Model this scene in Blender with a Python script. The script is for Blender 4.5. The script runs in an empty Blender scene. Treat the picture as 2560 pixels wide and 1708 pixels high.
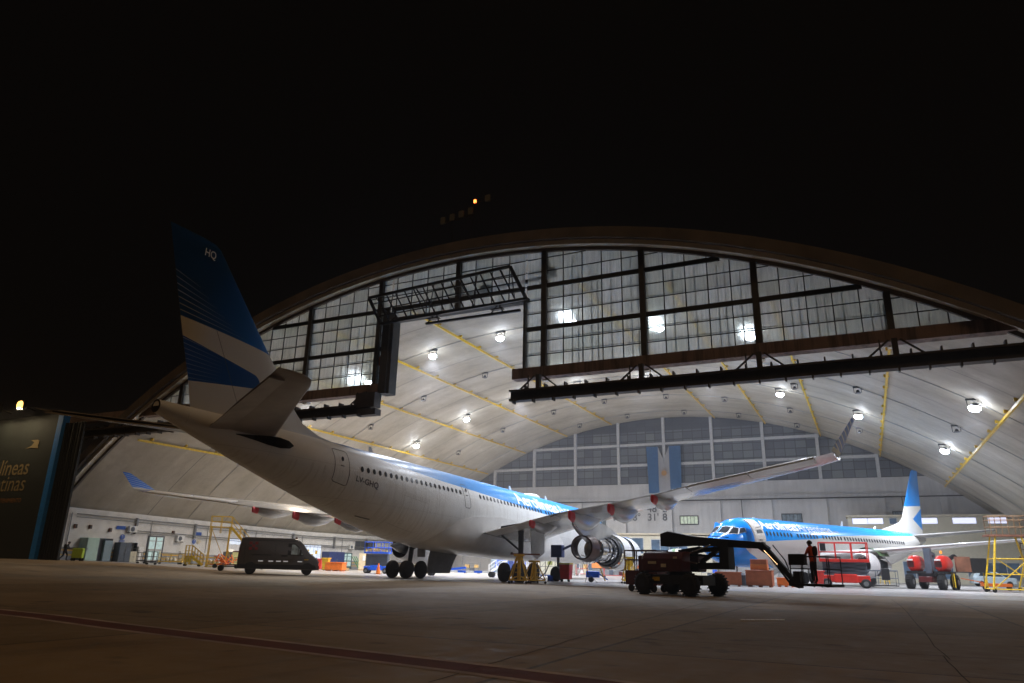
import bpy, bmesh, math, random
from math import sin, cos, tan, pi, radians, sqrt, atan2, hypot
from mathutils import Vector, Matrix
random.seed(7)
SC = bpy.context.scene
COL = SC.collection
# ---------------------------------------------------------------- camera
CAMP = Vector((33.214, -77.881, 1.30)); YAW, PIT, ROL = radians(-30.527), radians(17.388), radians(1.209)
W2, H2 = 2560.0, 1708.0; FPX = 1775.4
_f = Vector((sin(YAW)*cos(PIT), cos(YAW)*cos(PIT), sin(PIT))); _r = Vector((cos(YAW), -sin(YAW), 0)); _u = _r.cross(_f)
cR = _r*cos(ROL)+_u*sin(ROL); cU = -_r*sin(ROL)+_u*cos(ROL); cF = _f
cam = bpy.data.cameras.new('camera'); camo = bpy.data.objects.new('camera', cam); COL.objects.link(camo)
camo.matrix_world = Matrix(((cR.x, cU.x, -cF.x, CAMP.x), (cR.y, cU.y, -cF.y, CAMP.y), (cR.z, cU.z, -cF.z, CAMP.z), (0, 0, 0, 1)))
cam.sensor_width = 36; cam.lens = 36*FPX/W2; cam.clip_end = 3000; cam.clip_start = .1
SC.camera = camo
# ---------------------------------------------------------------- world, faint far light, exposure
wd = bpy.data.worlds.new('World'); SC.world = wd; wd.use_nodes = True
wn = wd.node_tree.nodes; bg = wn['Background']
sky = wn.new('ShaderNodeTexSky'); sky.sky_type = 'NISHITA'; sky.sun_disc = False
sky.sun_elevation = radians(-6); sky.sun_rotation = radians(150)
mx = wn.new('ShaderNodeMixRGB'); mx.blend_type = 'ADD'; mx.inputs[0].default_value = 1; mx.inputs[2].default_value = (.008, .008, .009, 1)
wd.node_tree.links.new(sky.outputs[0], mx.inputs[1]); wd.node_tree.links.new(mx.outputs[0], bg.inputs[0]); bg.inputs[1].default_value = .1
sl = bpy.data.lights.new('apron_light', 'SUN'); sl.energy = .32; sl.angle = radians(6); sl.color = (1, .62, .29)
slo = bpy.data.objects.new('apron_light', sl); COL.objects.link(slo)
slo.rotation_euler = (Vector((-.40, .62, -1.45))).to_track_quat('-Z', 'Y').to_euler()
SC.view_settings.view_transform = 'Standard'; SC.view_settings.look = 'None'; SC.view_settings.exposure = .18; SC.view_settings.gamma = 1
SC.render.engine = 'CYCLES'; SC.cycles.use_denoising = True
SC.cycles.max_bounces = 7; SC.cycles.diffuse_bounces = 4; SC.cycles.glossy_bounces = 3; SC.cycles.transmission_bounces = 5; SC.cycles.transparent_max_bounces = 10
SC.cycles.sample_clamp_indirect = 4
# ---------------------------------------------------------------- hangar frame
TH = .0790604; OX, OY = 2.1228, -33.0; RF, CZ = 66.761, -41.344; RI = RF-.9; DEEP = 66.5; WX = -45.5
def g(x, y):
    t = min(1, max(0, (-x-8)/38)); t = t*t*(3-2*t)
    return .8*t*(max(0, 1-y/36) if y > 0 else 1)
def LW(x, y, z=0): return Vector((OX+x*cos(TH)-y*sin(TH), OY+x*sin(TH)+y*cos(TH), z))
def WL(P): dx, dy = P[0]-OX, P[1]-OY; return Vector((dx*cos(TH)+dy*sin(TH), -dx*sin(TH)+dy*cos(TH), P[2]))
def ray(a, b): return cF+cR*((a-W2/2)/FPX)-cU*((b-H2/2)/FPX)
def wallp(a, b, lx=WX):                                  # point of the side wall seen at a pixel (hangar frame)
    n = Vector((cos(TH), sin(TH), 0)); O = LW(lx, 0); d = ray(a, b); t = ((O-CAMP).dot(n))/d.dot(n); return WL(CAMP+d*t)
def backp(a, b, ly):
    n = Vector((-sin(TH), cos(TH), 0)); O = LW(0, ly); d = ray(a, b); t = ((O-CAMP).dot(n))/d.dot(n); return WL(CAMP+d*t)
def gnd(a, b):
    d = ray(a, b); t = 2.0
    while t < 260:
        q = WL(CAMP+d*t)
        if q.z < g(q.x, q.y): break
        t += .4
    lo, hi = t-.4, t
    for _ in range(14):
        t = (lo+hi)/2; q = WL(CAMP+d*t)
        if q.z < g(q.x, q.y): hi = t
        else: lo = t
    return WL(CAMP+d*hi)
# ---------------------------------------------------------------- materials
MT = {}
def mat(n, c, rough=.5, metal=0, var=.12, scale=3, emit=0, ecol=None, bump=0, spec=.5):
    if n in MT: return MT[n]
    m = bpy.data.materials.new(n); m.use_nodes = True; N = m.node_tree.nodes; Lk = m.node_tree.links; b = N['Principled BSDF']
    b.inputs['Roughness'].default_value = rough; b.inputs['Metallic'].default_value = metal
    b.inputs['Specular IOR Level'].default_value = spec
    if var > 0:
        tc = N.new('ShaderNodeTexCoord'); no = N.new('ShaderNodeTexNoise'); no.inputs['Scale'].default_value = scale; no.inputs['Detail'].default_value = 6
        cr = N.new('ShaderNodeValToRGB'); cr.color_ramp.elements[0].position = .3; cr.color_ramp.elements[1].position = .7
        cr.color_ramp.elements[0].color = (*[x*(1-var) for x in c], 1); cr.color_ramp.elements[1].color = (*[min(1, x*(1+var)) for x in c], 1)
        Lk.new(tc.outputs['Object'], no.inputs['Vector']); Lk.new(no.outputs['Fac'], cr.inputs[0]); Lk.new(cr.outputs[0], b.inputs['Base Color'])
        if bump:
            bp = N.new('ShaderNodeBump'); bp.inputs['Strength'].default_value = bump; bp.inputs['Distance'].default_value = .05
            Lk.new(no.outputs['Fac'], bp.inputs['Height']); Lk.new(bp.outputs[0], b.inputs['Normal'])
    else: b.inputs['Base Color'].default_value = (*c, 1)
    if emit:
        b.inputs['Emission Color'].default_value = (*(ecol or c), 1); b.inputs['Emission Strength'].default_value = emit
    MT[n] = m; return m
class NT:                                                 # tiny node-maths helper
    def __init__(s, m): s.t = m.node_tree; s.N = s.t.nodes; s.L = s.t.links
    def put(s, i, v):
        if hasattr(v, 'links'): s.L.new(v, i)
        else: i.default_value = v
    def m(s, op, a, b=0, c=0, clamp=False):
        n = s.N.new('ShaderNodeMath'); n.operation = op; n.use_clamp = clamp
        for i, v in enumerate((a, b, c)): s.put(n.inputs[i], v)
        return n.outputs[0]
    def mixc(s, f, a, b):
        n = s.N.new('ShaderNodeMixRGB'); s.put(n.inputs[0], f)
        for i, v in ((1, a), (2, b)): s.put(n.inputs[i], (*v, 1) if isinstance(v, tuple) else v)
        return n.outputs[0]
    def ramp(s, f, pts, interp='LINEAR'):
        n = s.N.new('ShaderNodeValToRGB'); n.color_ramp.interpolation = interp; s.put(n.inputs[0], f); e = n.color_ramp.elements
        while len(e) < len(pts): e.new(.5)
        for k, (p, c) in enumerate(sorted(pts)): e[k].position = p; e[k].color = (*c, 1) if isinstance(c, tuple) else (c, c, c, 1)
        return n.outputs[0]
    def xyz(s, kind='Object'):
        tc = s.N.new('ShaderNodeTexCoord'); sp = s.N.new('ShaderNodeSeparateXYZ'); s.L.new(tc.outputs[kind], sp.inputs[0]); return sp.outputs
    def noise(s, scale, detail=5, vec=None, rough=.5):
        n = s.N.new('ShaderNodeTexNoise'); n.inputs['Scale'].default_value = scale; n.inputs['Detail'].default_value = detail; n.inputs['Roughness'].default_value = rough
        if vec is None: vec = s.N.new('ShaderNodeTexCoord').outputs['Object']
        s.L.new(vec, n.inputs['Vector']); return n.outputs['Fac']
    def vec(s, x, y, z):
        n = s.N.new('ShaderNodeCombineXYZ')
        for i, v in enumerate((x, y, z)): s.put(n.inputs[i], v)
        return n.outputs[0]
def newmat(n, rough=.5, metal=0):
    m = bpy.data.materials.new(n); m.use_nodes = True; MT[n] = m; b = m.node_tree.nodes['Principled BSDF']
    b.inputs['Roughness'].default_value = rough; b.inputs['Metallic'].default_value = metal; return m, NT(m), b
# ---------------------------------------------------------------- mesh builder
class MB:
    def __init__(s): s.v = []; s.f = []
    def add(s, vs, fs):
        o = len(s.v); s.v += [tuple(p) for p in vs]; s.f += [tuple(i+o for i in f) for f in fs]; return s
    def box(s, x0, x1, y0, y1, z0, z1, M=None):
        vs = [Vector(p) for p in ((x0, y0, z0), (x1, y0, z0), (x1, y1, z0), (x0, y1, z0), (x0, y0, z1), (x1, y0, z1), (x1, y1, z1), (x0, y1, z1))]
        if M: vs = [M @ p for p in vs]
        return s.add(vs, [(3, 2, 1, 0), (4, 5, 6, 7), (0, 1, 5, 4), (1, 2, 6, 5), (2, 3, 7, 6), (3, 0, 4, 7)])
    def bar(s, a, b, w, h=None, up=(0, 0, 1)):
        a = Vector(a); b = Vector(b); h = h or w; d = (b-a).normalized(); up = Vector(up)
        if abs(d.dot(up)) > .98: up = Vector((1, 0, 0))
        x = d.cross(up).normalized(); y = x.cross(d).normalized()
        vs = [p+x*(i*w/2)+y*(j*h/2) for p in (a, b) for i, j in ((-1, -1), (1, -1), (1, 1), (-1, 1))]
        return s.add(vs, [(3, 2, 1, 0), (4, 5, 6, 7), (0, 1, 5, 4), (1, 2, 6, 5), (2, 3, 7, 6), (3, 0, 4, 7)])
    def lathe(s, o, ax, prof, n=20, ref=(0, 0, 1), a0=0, a1=2*pi, cap=True):
        o = Vector(o); d = Vector(ax).normalized(); ref = Vector(ref)
        if abs(d.dot(ref)) > .95: ref = Vector((1, 0, 0))
        x = d.cross(ref).normalized(); y = x.cross(d).normalized(); full = abs(a1-a0-2*pi) < 1e-6; k = n if full else n+1
        vs = []; fs = []
        for t, r in prof:
            for i in range(k):
                a = a0+(a1-a0)*i/n; vs.append(o+d*t+x*(r*cos(a))+y*(r*sin(a)))
        for j in range(len(prof)-1):
            for i in range(n):
                i2 = (i+1) % k if full else i+1
                fs.append((j*k+i, j*k+i2, (j+1)*k+i2, (j+1)*k+i))
        if cap and full:
            if prof[0][1] > 1e-4: fs.append(tuple(range(k))[::-1])
            if prof[-1][1] > 1e-4: fs.append(tuple((len(prof)-1)*k+i for i in range(k)))
        return s.add(vs, fs)
    def cyl(s, a, b, r, n=12, r2=None):
        a = Vector(a); b = Vector(b); return s.lathe(a, b-a, [(0, r), ((b-a).length, r if r2 is None else r2)], n)
    def pipe(s, pts, r, n=8):
        for a, b in zip(pts, pts[1:]): s.cyl(a, b, r, n)
        return s
    def wheel(s, c, ax, r, w, n=28, lug=0):
        e = min(.3*w, .25*r)
        s.lathe(Vector(c)-Vector(ax).normalized()*w/2, ax, [(0, r*.45), (0, r-e), (e*.35, r-e*.3), (e, r), (w-e, r), (w-e*.35, r-e*.3), (w, r-e), (w, r*.45)], n)
        if lug:
            d = Vector(ax).normalized(); ref = Vector((0, 0, 1)); x = d.cross(ref).normalized()
            for i in range(lug):
                a = 2*pi*i/lug; p = Vector(c)+x*((r+.015)*cos(a))+ref*((r+.015)*sin(a)); t = (-x*sin(a)+ref*cos(a))
                s.bar(p-d*w*.42, p+d*w*.42, .045, .06, up=tuple(x*cos(a)+ref*sin(a)))
        return s
    def loft(s, rings, closed=True, caps=True):
        n = len(rings[0]); vs = [p for r in rings for p in r]; fs = []
        for j in range(len(rings)-1):
            for i in range(n if closed else n-1):
                i2 = (i+1) % n; fs.append((j*n+i, j*n+i2, (j+1)*n+i2, (j+1)*n+i))
        if caps and closed: fs += [tuple(range(n))[::-1], tuple((len(rings)-1)*n+i for i in range(n))]
        return s.add(vs, fs)
    def prism(s, poly, d):                               # planar polygon (3-D points) extruded by vector d
        d = Vector(d); a = [Vector(p) for p in poly]; n = len(a)
        return s.add(a+[p+d for p in a], [tuple(range(n))[::-1], tuple(range(n, 2*n))]+[(i, (i+1) % n, n+(i+1) % n, n+i) for i in range(n)])
    def build(s, name, m, parent=None, smooth=False, bevel=0, fix=True):
        me = bpy.data.meshes.new(name); me.from_pydata(s.v, [], s.f); me.update()
        if fix:
            b = bmesh.new(); b.from_mesh(me); bmesh.ops.recalc_face_normals(b, faces=b.faces); b.to_mesh(me); b.free()
        if smooth:
            for p in me.polygons: p.use_smooth = True
            try: me.set_sharp_from_angle(angle=radians(38))
            except Exception: pass
        me.materials.append(m if not isinstance(m, str) else MT[m]); o = bpy.data.objects.new(name, me); COL.objects.link(o)
        if parent: o.parent = parent
        if bevel:
            md = o.modifiers.new('b', 'BEVEL'); md.width = bevel; md.segments = 2; md.limit_method = 'ANGLE'; md.angle_limit = radians(50)
        return o
def tag(o, label=None, cat=None, group=None, kind=None):
    if label: o['label'] = label
    if cat: o['category'] = cat
    if group: o['group'] = group
    if kind: o['kind'] = kind
    return o
def thing(name, x, y, z=None, rz=0, label='', cat='', group=None):   # root in hangar coordinates
    o = bpy.data.objects.new(name, None); COL.objects.link(o); o.empty_display_size = .3
    o.location = LW(x, y, g(x, y) if z is None else z); o.rotation_euler = (0, 0, rz+TH); return tag(o, label, cat, group)
def put(o, x, y, z=None, rz=0): o.location = LW(x, y, g(x, y) if z is None else z); o.rotation_euler = (0, 0, rz+TH); return o
def copy_tree(o, parent=None):
    c = o.copy(); COL.objects.link(c)
    if parent: c.parent = parent
    for ch in [q for q in list(bpy.data.objects) if q.parent == o and q != c]: copy_tree(ch, c)
    return c
def textmesh(s, size, bold=0, shear=0, step=0):          # flat text as vertices and faces, baseline at 0
    cu = bpy.data.curves.new('t', 'FONT'); cu.body = s; cu.size = size; cu.offset = bold; cu.shear = shear; cu.resolution_u = 4
    o = bpy.data.objects.new('t', cu); COL.objects.link(o); dg = bpy.context.evaluated_depsgraph_get()
    me = bpy.data.meshes.new_from_object(o.evaluated_get(dg)); b = bmesh.new(); b.from_mesh(me)
    if step:
        y = -size*.4
        while y < size*1.2:
            bmesh.ops.bisect_plane(b, geom=b.verts[:]+b.edges[:]+b.faces[:], plane_co=(0, y, 0), plane_no=(0, 1, 0)); y += step
    b.verts.index_update(); vs = [v.co.copy() for v in b.verts]; fs = [tuple(v.index for v in f.verts) for f in b.faces]
    b.free(); bpy.data.objects.remove(o); bpy.data.curves.remove(cu); bpy.data.meshes.remove(me); return vs, fs
# plain paints
mat('white_paint', (.78, .78, .77), .35, var=.05); mat('black_rubber', (.012, .012, .013), .8, var=.3); mat('dark_steel', (.035, .036, .04), .5, .6, var=.25)
mat('grey_steel', (.28, .29, .30), .4, .7, var=.15); mat('bright_steel', (.75, .75, .77), .22, 1, var=.06); mat('yellow_paint', (.72, .47, .02), .45, var=.18)
mat('red_paint', (.62, .03, .02), .35, var=.12); mat('blue_paint', (.012, .13, .80), .4, var=.12); mat('orange_paint', (.85, .19, .02), .5, var=.1)
mat('brown_box', (.42, .12, .05), .7, var=.12); mat('wood', (.45, .27, .12), .8, var=.2, scale=8); mat('green_paint', (.02, .32, .10), .5, var=.1)
mat('dark_red', (.085, .010, .010), .4, var=.2); mat('navy', (.02, .04, .16), .5, var=.15); mat('black_paint', (.015, .015, .017), .45, var=.3)
mat('beige_wall', (.60, .56, .44), .7, var=.06); mat('pale_green', (.45, .62, .55), .4, var=.08); mat('slate', (.09, .11, .14), .5, var=.15)
mat('glass_dark', (.03, .035, .045), .08, var=0); mat('skin', (.45, .27, .19), .6, var=.05); mat('sack', (.7, .7, .68), .9, var=.1, scale=9, bump=.6)
mat('rust', (.22, .09, .05), .8, var=.35, scale=1.5); mat('text_white', (.9, .9, .9), .5, var=0); mat('text_dark', (.05, .05, .06), .5, var=0)
mat('sign_blue', (.015, .09, .42), .5, var=0); mat('olive_glass', (.22, .24, .05), .3, var=.1); mat('cyl_silver', (.8, .8, .82), .18, 1, var=.04)
mat('red_marker', (.75, .03, .04), .5, var=.05); mat('copper_dark', (.07, .035, .028), .35, .7, var=.5, scale=2.5); mat('cream', (.62, .55, .42), .7, var=.08)
exec_parts = []
# ================================================================ setting: ground
m, n, b = newmat('apron_mat', .75)
P = n.xyz()
a = n.noise(.35, 8); a2 = n.noise(2.2, 8, rough=.7); st = n.noise(1, 4, n.vec(n.m('MULTIPLY', P[0], .06), n.m('MULTIPLY', P[1], .5), 0))
f = n.m('ADD', n.m('MULTIPLY', a, .5), n.m('ADD', n.m('MULTIPLY', a2, .25), n.m('MULTIPLY', st, .3)))
base = n.ramp(f, [(.30, (.145, .098, .052)), (.52, (.26, .185, .105)), (.72, (.36, .27, .165))])
def slabs(n, P, sz):
    w_ = n.N.new('ShaderNodeTexWhiteNoise'); cth, sth = cos(TH), sin(TH)
    u = n.m('DIVIDE', n.m('ADD', n.m('MULTIPLY', P[0], cth), n.m('MULTIPLY', P[1], sth)), sz); v = n.m('DIVIDE', n.m('SUBTRACT', n.m('MULTIPLY', P[1], cth), n.m('MULTIPLY', P[0], sth)), sz)
    n.L.new(n.vec(n.m('FLOOR', u), n.m('FLOOR', v), 0), w_.inputs['Vector'])
    e = n.m('MINIMUM', n.m('MINIMUM', n.m('FRACT', u), n.m('SUBTRACT', 1, n.m('FRACT', u))), n.m('MINIMUM', n.m('FRACT', v), n.m('SUBTRACT', 1, n.m('FRACT', v))))
    return w_.outputs['Value'], e
rn, ed_ = slabs(n, P, 7.6)
base = n.mixc(n.m('MULTIPLY', rn, .5), base, (.10, .082, .058))
base = n.mixc(n.m('MULTIPLY', n.m('LESS_THAN', n.m('ADD', ed_, n.m('MULTIPLY', n.m('SUBTRACT', a2, .5), .004)), .0055), .75), base, (.05, .042, .032))
oil = n.noise(.9, 3); oil2 = n.noise(.13, 2); base = n.mixc(n.m('MULTIPLY', n.ramp(oil, [(.60, 0.0), (.70, 1.0)]), n.ramp(oil2, [(.42, 0.0), (.55, .7)])), base, (.04, .034, .027))
tyre = n.noise(1, 3, n.vec(n.m('MULTIPLY', P[0], .9), n.m('MULTIPLY', P[1], .035), 0)); base = n.mixc(n.ramp(tyre, [(.60, 0.0), (.68, .35)]), base, (.07, .06, .05))
n.L.new(base, b.inputs['Base Color'])
n.L.new(n.ramp(a2, [(.3, .5), (.7, .85)]), b.inputs['Roughness'])
bp = n.N.new('ShaderNodeBump'); bp.inputs['Strength'].default_value = .25; bp.inputs['Distance'].default_value = .02; n.L.new(a2, bp.inputs['Height']); n.L.new(bp.outputs[0], b.inputs['Normal'])
m, n, b = newmat('floor_mat', .32)
P = n.xyz(); a = n.noise(.25, 8); a2 = n.noise(3, 8, rough=.7)
f = n.m('ADD', n.m('MULTIPLY', a, .7), n.m('MULTIPLY', a2, .3))
c = n.ramp(f, [(.35, (.21, .20, .19)), (.5, (.33, .315, .31)), (.65, (.40, .385, .38))])
jx = n.m('LESS_THAN', n.m('FRACT', n.m('DIVIDE', P[0], 5.0)), .006); jy = n.m('LESS_THAN', n.m('FRACT', n.m('DIVIDE', P[1], 5.0)), .006)
n.L.new(n.mixc(n.m('MAXIMUM', jx, jy), c, (.12, .115, .11)), b.inputs['Base Color'])
xs = [-700, -200, -100]+[-80+2*i for i in range(51)]+[30, 45.5, 60, 100, 200, 700]; xs = sorted(set([x for x in xs if abs(x+46) > .3]+[-45.5]))
def sheet(name, mt, xs, ys, dz, wave=0):
    B = MB(); vs = []; nx = len(xs)
    for y in ys:
        for x in xs: vs.append(tuple(LW(x, y, g(x, y)+dz)))
    B.add(vs, [(j*nx+i, j*nx+i+1, (j+1)*nx+i+1, (j+1)*nx+i) for j in range(len(ys)-1) for i in range(nx-1)])
    return tag(B.build(name, mt), kind='structure')
ys = [-300, -100, -60, -30, -10, -.4]+[4*i for i in range(17)]+[66.4, 100, 200, 800]
sheet('ground', 'apron_mat', xs, ys, 0)
sheet('hangar_floor', 'floor_mat', [x for x in xs if -45.6 < x < 46], [y for y in ys if -1 < y < 67], .008)
def strip(name, mt, pts, w, dz=.004, off=0, label=None):
    B = MB(); P = [gnd(*p) for p in pts]; L_ = []
    for i, p in enumerate(P):
        d = (P[min(i+1, len(P)-1)]-P[max(i-1, 0)]); d.z = 0; d.normalize(); nn = Vector((-d.y, d.x, 0))
        for s_ in (-1, 1):
            q = p+nn*(off+s_*w/2); L_.append(tuple(LW(q.x, q.y, g(q.x, q.y)+dz)))
    B.add(L_, [(2*i, 2*i+1, 2*i+3, 2*i+2) for i in range(len(P)-1)]); return tag(B.build(name, mt), kind='structure')
mat('faded_white', (.42, .34, .32), .8, var=.35, scale=1.2); mat('faded_red', (.13, .04, .035), .8, var=.3, scale=1.2); mat('crack', (.05, .042, .032), .95, var=.2)
ln = [(-60, 1524), (120, 1543), (300, 1567), (697, 1614), (1198, 1674), (1500, 1712), (1700, 1740)]
strip('painted_line_red', 'faded_red', ln, .62, .004)
strip('painted_line_white', 'faded_white', ln, .15, .006, .37); strip('painted_line_white', 'faded_white', ln, .15, .006, -.37)
def wig(a, b_, k, amp):
    return [(a[0]+(b_[0]-a[0])*i/k+random.uniform(-amp, amp)*3, a[1]+(b_[1]-a[1])*i/k+random.uniform(-amp, amp)*.4) for i in range(k+1)]
strip('pavement_joint', 'crack', wig((1073, 1707), (1430, 1600), 12, 1.6), .022)
strip('pavement_joint', 'crack', wig((1430, 1600), (1786, 1500), 14, 1.2), .028)
strip('pavement_joint', 'crack', wig((2233, 1498), (2372, 1650), 9, 2.0), .018); strip('pavement_joint', 'crack', wig((2360, 1640), (2440, 1720), 5, 2.0), .018)
strip('pavement_joint', 'crack', wig((620, 1543), (1100, 1570), 6, .3), .03); strip('pavement_joint', 'crack', wig((1100, 1570), (2560, 1652), 9, .3), .03)
strip('pavement_joint', 'crack', wig((1000, 1450), (1500, 1466), 8, .2), .10); strip('door_track', 'crack', [(1500, 1465), (1824, 1477), (2200, 1486), (2700, 1497)], .12, .012)
strip('door_track', 'crack', [(560, 1432), (900, 1447), (1150, 1457)], .10, .012)
B = MB()
for k in range(9):
    a_, b_ = gnd(1852+k*12.2, 1551), gnd(1852+k*12.2+10.5, 1552)
    B.box(a_.x, b_.x, a_.y-.14, a_.y+.14, .0, .02)
o = B.build('drain_grate', mat('grate', (.85, .85, .85), .5, .3)); o.location = LW(0, 0, .004); o.rotation_euler = (0, 0, TH); tag(o, 'pale segmented drain grate set flat in the dark apron', 'grate')
# ================================================================ hangar
HG = thing('hangar', 0, 0, 0, 0, 'huge arched aircraft hangar, lit inside, with a frosted glass gable over its open front', 'hangar')
m, n, b = newmat('roof_mat', .6)
P = n.xyz(); s1 = n.noise(1, 5, n.vec(n.m('MULTIPLY', P[0], .09), n.m('MULTIPLY', P[1], .42), n.m('MULTIPLY', P[2], .09))); s2 = n.noise(.22, 6)
s3 = n.noise(1.1, 8, None, .7)
f = n.m('ADD', n.m('MULTIPLY', s1, .45), n.m('ADD', n.m('MULTIPLY', s2, .3), n.m('MULTIPLY', s3, .25)))
c = n.ramp(f, [(.36, (.31, .27, .205)), (.47, (.42, .375, .30)), (.56, (.48, .435, .36)), (.63, (.58, .54, .46))])
seam = n.m('LESS_THAN', n.m('ABSOLUTE', n.m('SUBTRACT', n.m('FRACT', n.m('DIVIDE', n.m('SUBTRACT', P[1], 4.0), 11.33)), .5)), .004)
stn_ = n.noise(1, 7, n.vec(n.m('MULTIPLY', P[0], .18), n.m('MULTIPLY', P[1], .55), n.m('MULTIPLY', P[2], .18)), .75)
c = n.mixc(n.ramp(stn_, [(.53, 0.0), (.64, .32)]), c, (.25, .215, .165)); c = n.mixc(n.ramp(n.noise(.8, 8, None, .8), [(.62, 0.0), (.68, .3)]), c, (.70, .66, .58))
n.L.new(n.mixc(seam, c, (.14, .13, .12)), b.inputs['Base Color'])
mat('rim_mat', (.12, .10, .088), .85, var=.3, scale=.6); mat('soffit_mat', (.74, .69, .58), .8, var=.15, scale=.8)
def arc(R, a0, a1, k): return [(R*sin(a0+(a1-a0)*i/k), CZ+R*cos(a0+(a1-a0)*i/k)) for i in range(k+1)]
A1 = math.acos((3.0-CZ)/RF)
# shell: inner skin and outer skin
B = MB(); inn = arc(RI, -A1, A1, 96); out = arc(RF+.75, -A1, A1, 96)
vs = []
wide = arc(RF-.22, -A1, A1, 96)
for y, ring in ((0.02, wide), (.5, wide), (2.2, inn), (66.5, inn)):
    vs += [(x, y, z) for x, z in ring]+[(x, y, z) for x, z in out]
k = 97; fs = []
for i in range(96):
    for j in range(3): fs += [(2*k*j+i, 2*k*j+i+1, 2*k*(j+1)+i+1, 2*k*(j+1)+i), (2*k*j+k+i, 2*k*j+k+i+1, 2*k*(j+1)+k+i+1, 2*k*(j+1)+k+i)]
    fs += [(i, i+1, k+i+1, k+i), (6*k+i, 6*k+i+1, 7*k+i+1, 7*k+i)]
B.add(vs, fs); B.build('roof', 'roof_mat', HG, smooth=True)
# front rim: dark fascia with soffit paled to imitate light spilling from inside
def archband(name, R0, R1, y0, y1, mt, a0=-A1, a1=A1, k=96):
    B = MB(); q = []
    for x, z in arc(1, a0, a1, k):
        c_ = Vector((x, z-CZ)); q.append([(c_[0]*R0, y0, CZ+c_[1]*R0), (c_[0]*R0, y1, CZ+c_[1]*R0), (c_[0]*R1, y1, CZ+c_[1]*R1), (c_[0]*R1, y0, CZ+c_[1]*R1)])
    B.loft(q); return B.build(name, mt, HG, smooth=True)
archband('arch_fascia', RF+.38, RF+1.22, -1.15, .01, 'rim_mat')
archband('arch_soffit', RF+.02, RF+.37, -.75, .01, 'soffit_mat')
archband('arch_trim', RF-.25, RF+.015, -.22, .015, 'rim_mat')
# front columns, transoms, glazing
m, n, b = newmat('frosted_glass', .4)
for q in (b,): n.N.remove(q)
outp = n.N['Material Output']; P = n.xyz()
ci = n.vec(n.m('FLOOR', n.m('DIVIDE', n.m('ADD', P[0], 15.92), 1.54)), 0, n.m('FLOOR', n.m('DIVIDE', n.m('SUBTRACT', P[2], 15.35), 1.13)))
wn_ = n.N.new('ShaderNodeTexWhiteNoise'); n.L.new(ci, wn_.inputs['Vector']); rnd = wn_.outputs['Value']
stn = n.noise(1, 5, n.vec(n.m('MULTIPLY', P[0], 5), P[1], n.m('MULTIPLY', P[2], .35)), .7)
tint = n.mixc(n.m('MULTIPLY', rnd, .9), (.74, .80, .73), (.90, .91, .89)); tint = n.mixc(n.ramp(stn, [(.42, 0.0), (.68, .65)]), tint, (.40, .45, .46))
tr = n.N.new('ShaderNodeBsdfTranslucent'); rf = n.N.new('ShaderNodeBsdfRefraction'); rf.inputs['IOR'].default_value = 1.12; rf.inputs['Roughness'].default_value = .5
tp = n.N.new('ShaderNodeBsdfTransparent'); gl = n.N.new('ShaderNodeBsdfGlossy'); gl.inputs['Roughness'].default_value = .35; gl.inputs['Color'].default_value = (.5, .5, .5, 1)
for q in (tr, rf): n.L.new(tint, q.inputs['Color'])
n.L.new(n.mixc(.5, tint, (.8, .8, .8)), tp.inputs['Color'])
m1 = n.N.new('ShaderNodeMixShader'); m2 = n.N.new('ShaderNodeMixShader'); m3 = n.N.new('ShaderNodeMixShader')
n.L.new(n.m('ADD', .25, n.m('MULTIPLY', rnd, .2)), m1.inputs[0]); n.L.new(rf.outputs[0], m1.inputs[1]); n.L.new(tr.outputs[0], m1.inputs[2])
n.L.new(n.m('ADD', .18, n.m('MULTIPLY', n.m('FRACT', n.m('MULTIPLY', rnd, 7.3)), .3)), m2.inputs[0]); n.L.new(m1.outputs[0], m2.inputs[1]); n.L.new(tp.outputs[0], m2.inputs[2])
m3.inputs[0].default_value = .04; n.L.new(m2.outputs[0], m3.inputs[1]); n.L.new(gl.outputs[0], m3.inputs[2]); n.L.new(m3.outputs[0], outp.inputs[0])
mat('col_mat', (.05, .048, .042), .75, var=.25); mat('mull_mat', (.02, .022, .02), .7, var=.1); mat('beam_mat', (.20, .15, .125), .85, var=.3, scale=1.3)
m, n, b = newmat('beam_conc', .9); P = n.xyz(); s1 = n.noise(1, 5, n.vec(n.m('MULTIPLY', P[0], 2.2), P[1], n.m('MULTIPLY', P[2], .15)), .7); s2 = n.noise(.5, 6)
n.L.new(n.mixc(n.ramp(s1, [(.45, 0.0), (.62, .8)]), n.ramp(s2, [(.3, (.20, .13, .11)), (.7, (.27, .20, .17))]), (.07, .05, .04)), b.inputs['Base Color'])
def zarch(x, R=RF): return CZ+sqrt(max(0, R*R-x*x))
NX0, NX1 = -6.7, 5.5; ZB, ZT = 15.35, 14.55
cols = [-15.92+7.7*i for i in range(-3, 8)]
for i, x in enumerate(cols):
    z0 = ZB
    if NX0 < x < NX1: z0 = 21.0
    zt = zarch(x, RF-.25)
    if zt-z0 < .5: continue
    MB().box(x-.20, x+.20, -.30, .25, z0-(.0 if z0 > 20 else .0), zt).build('gable_column', 'col_mat', HG)
    if z0 < 20: MB().box(x-.30, x+.18, .26, .8, z0-.9, zt-.6).build('inner_column', 'soffit_mat', HG)
edges = sorted(cols+[-44.0, 41.5])
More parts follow.
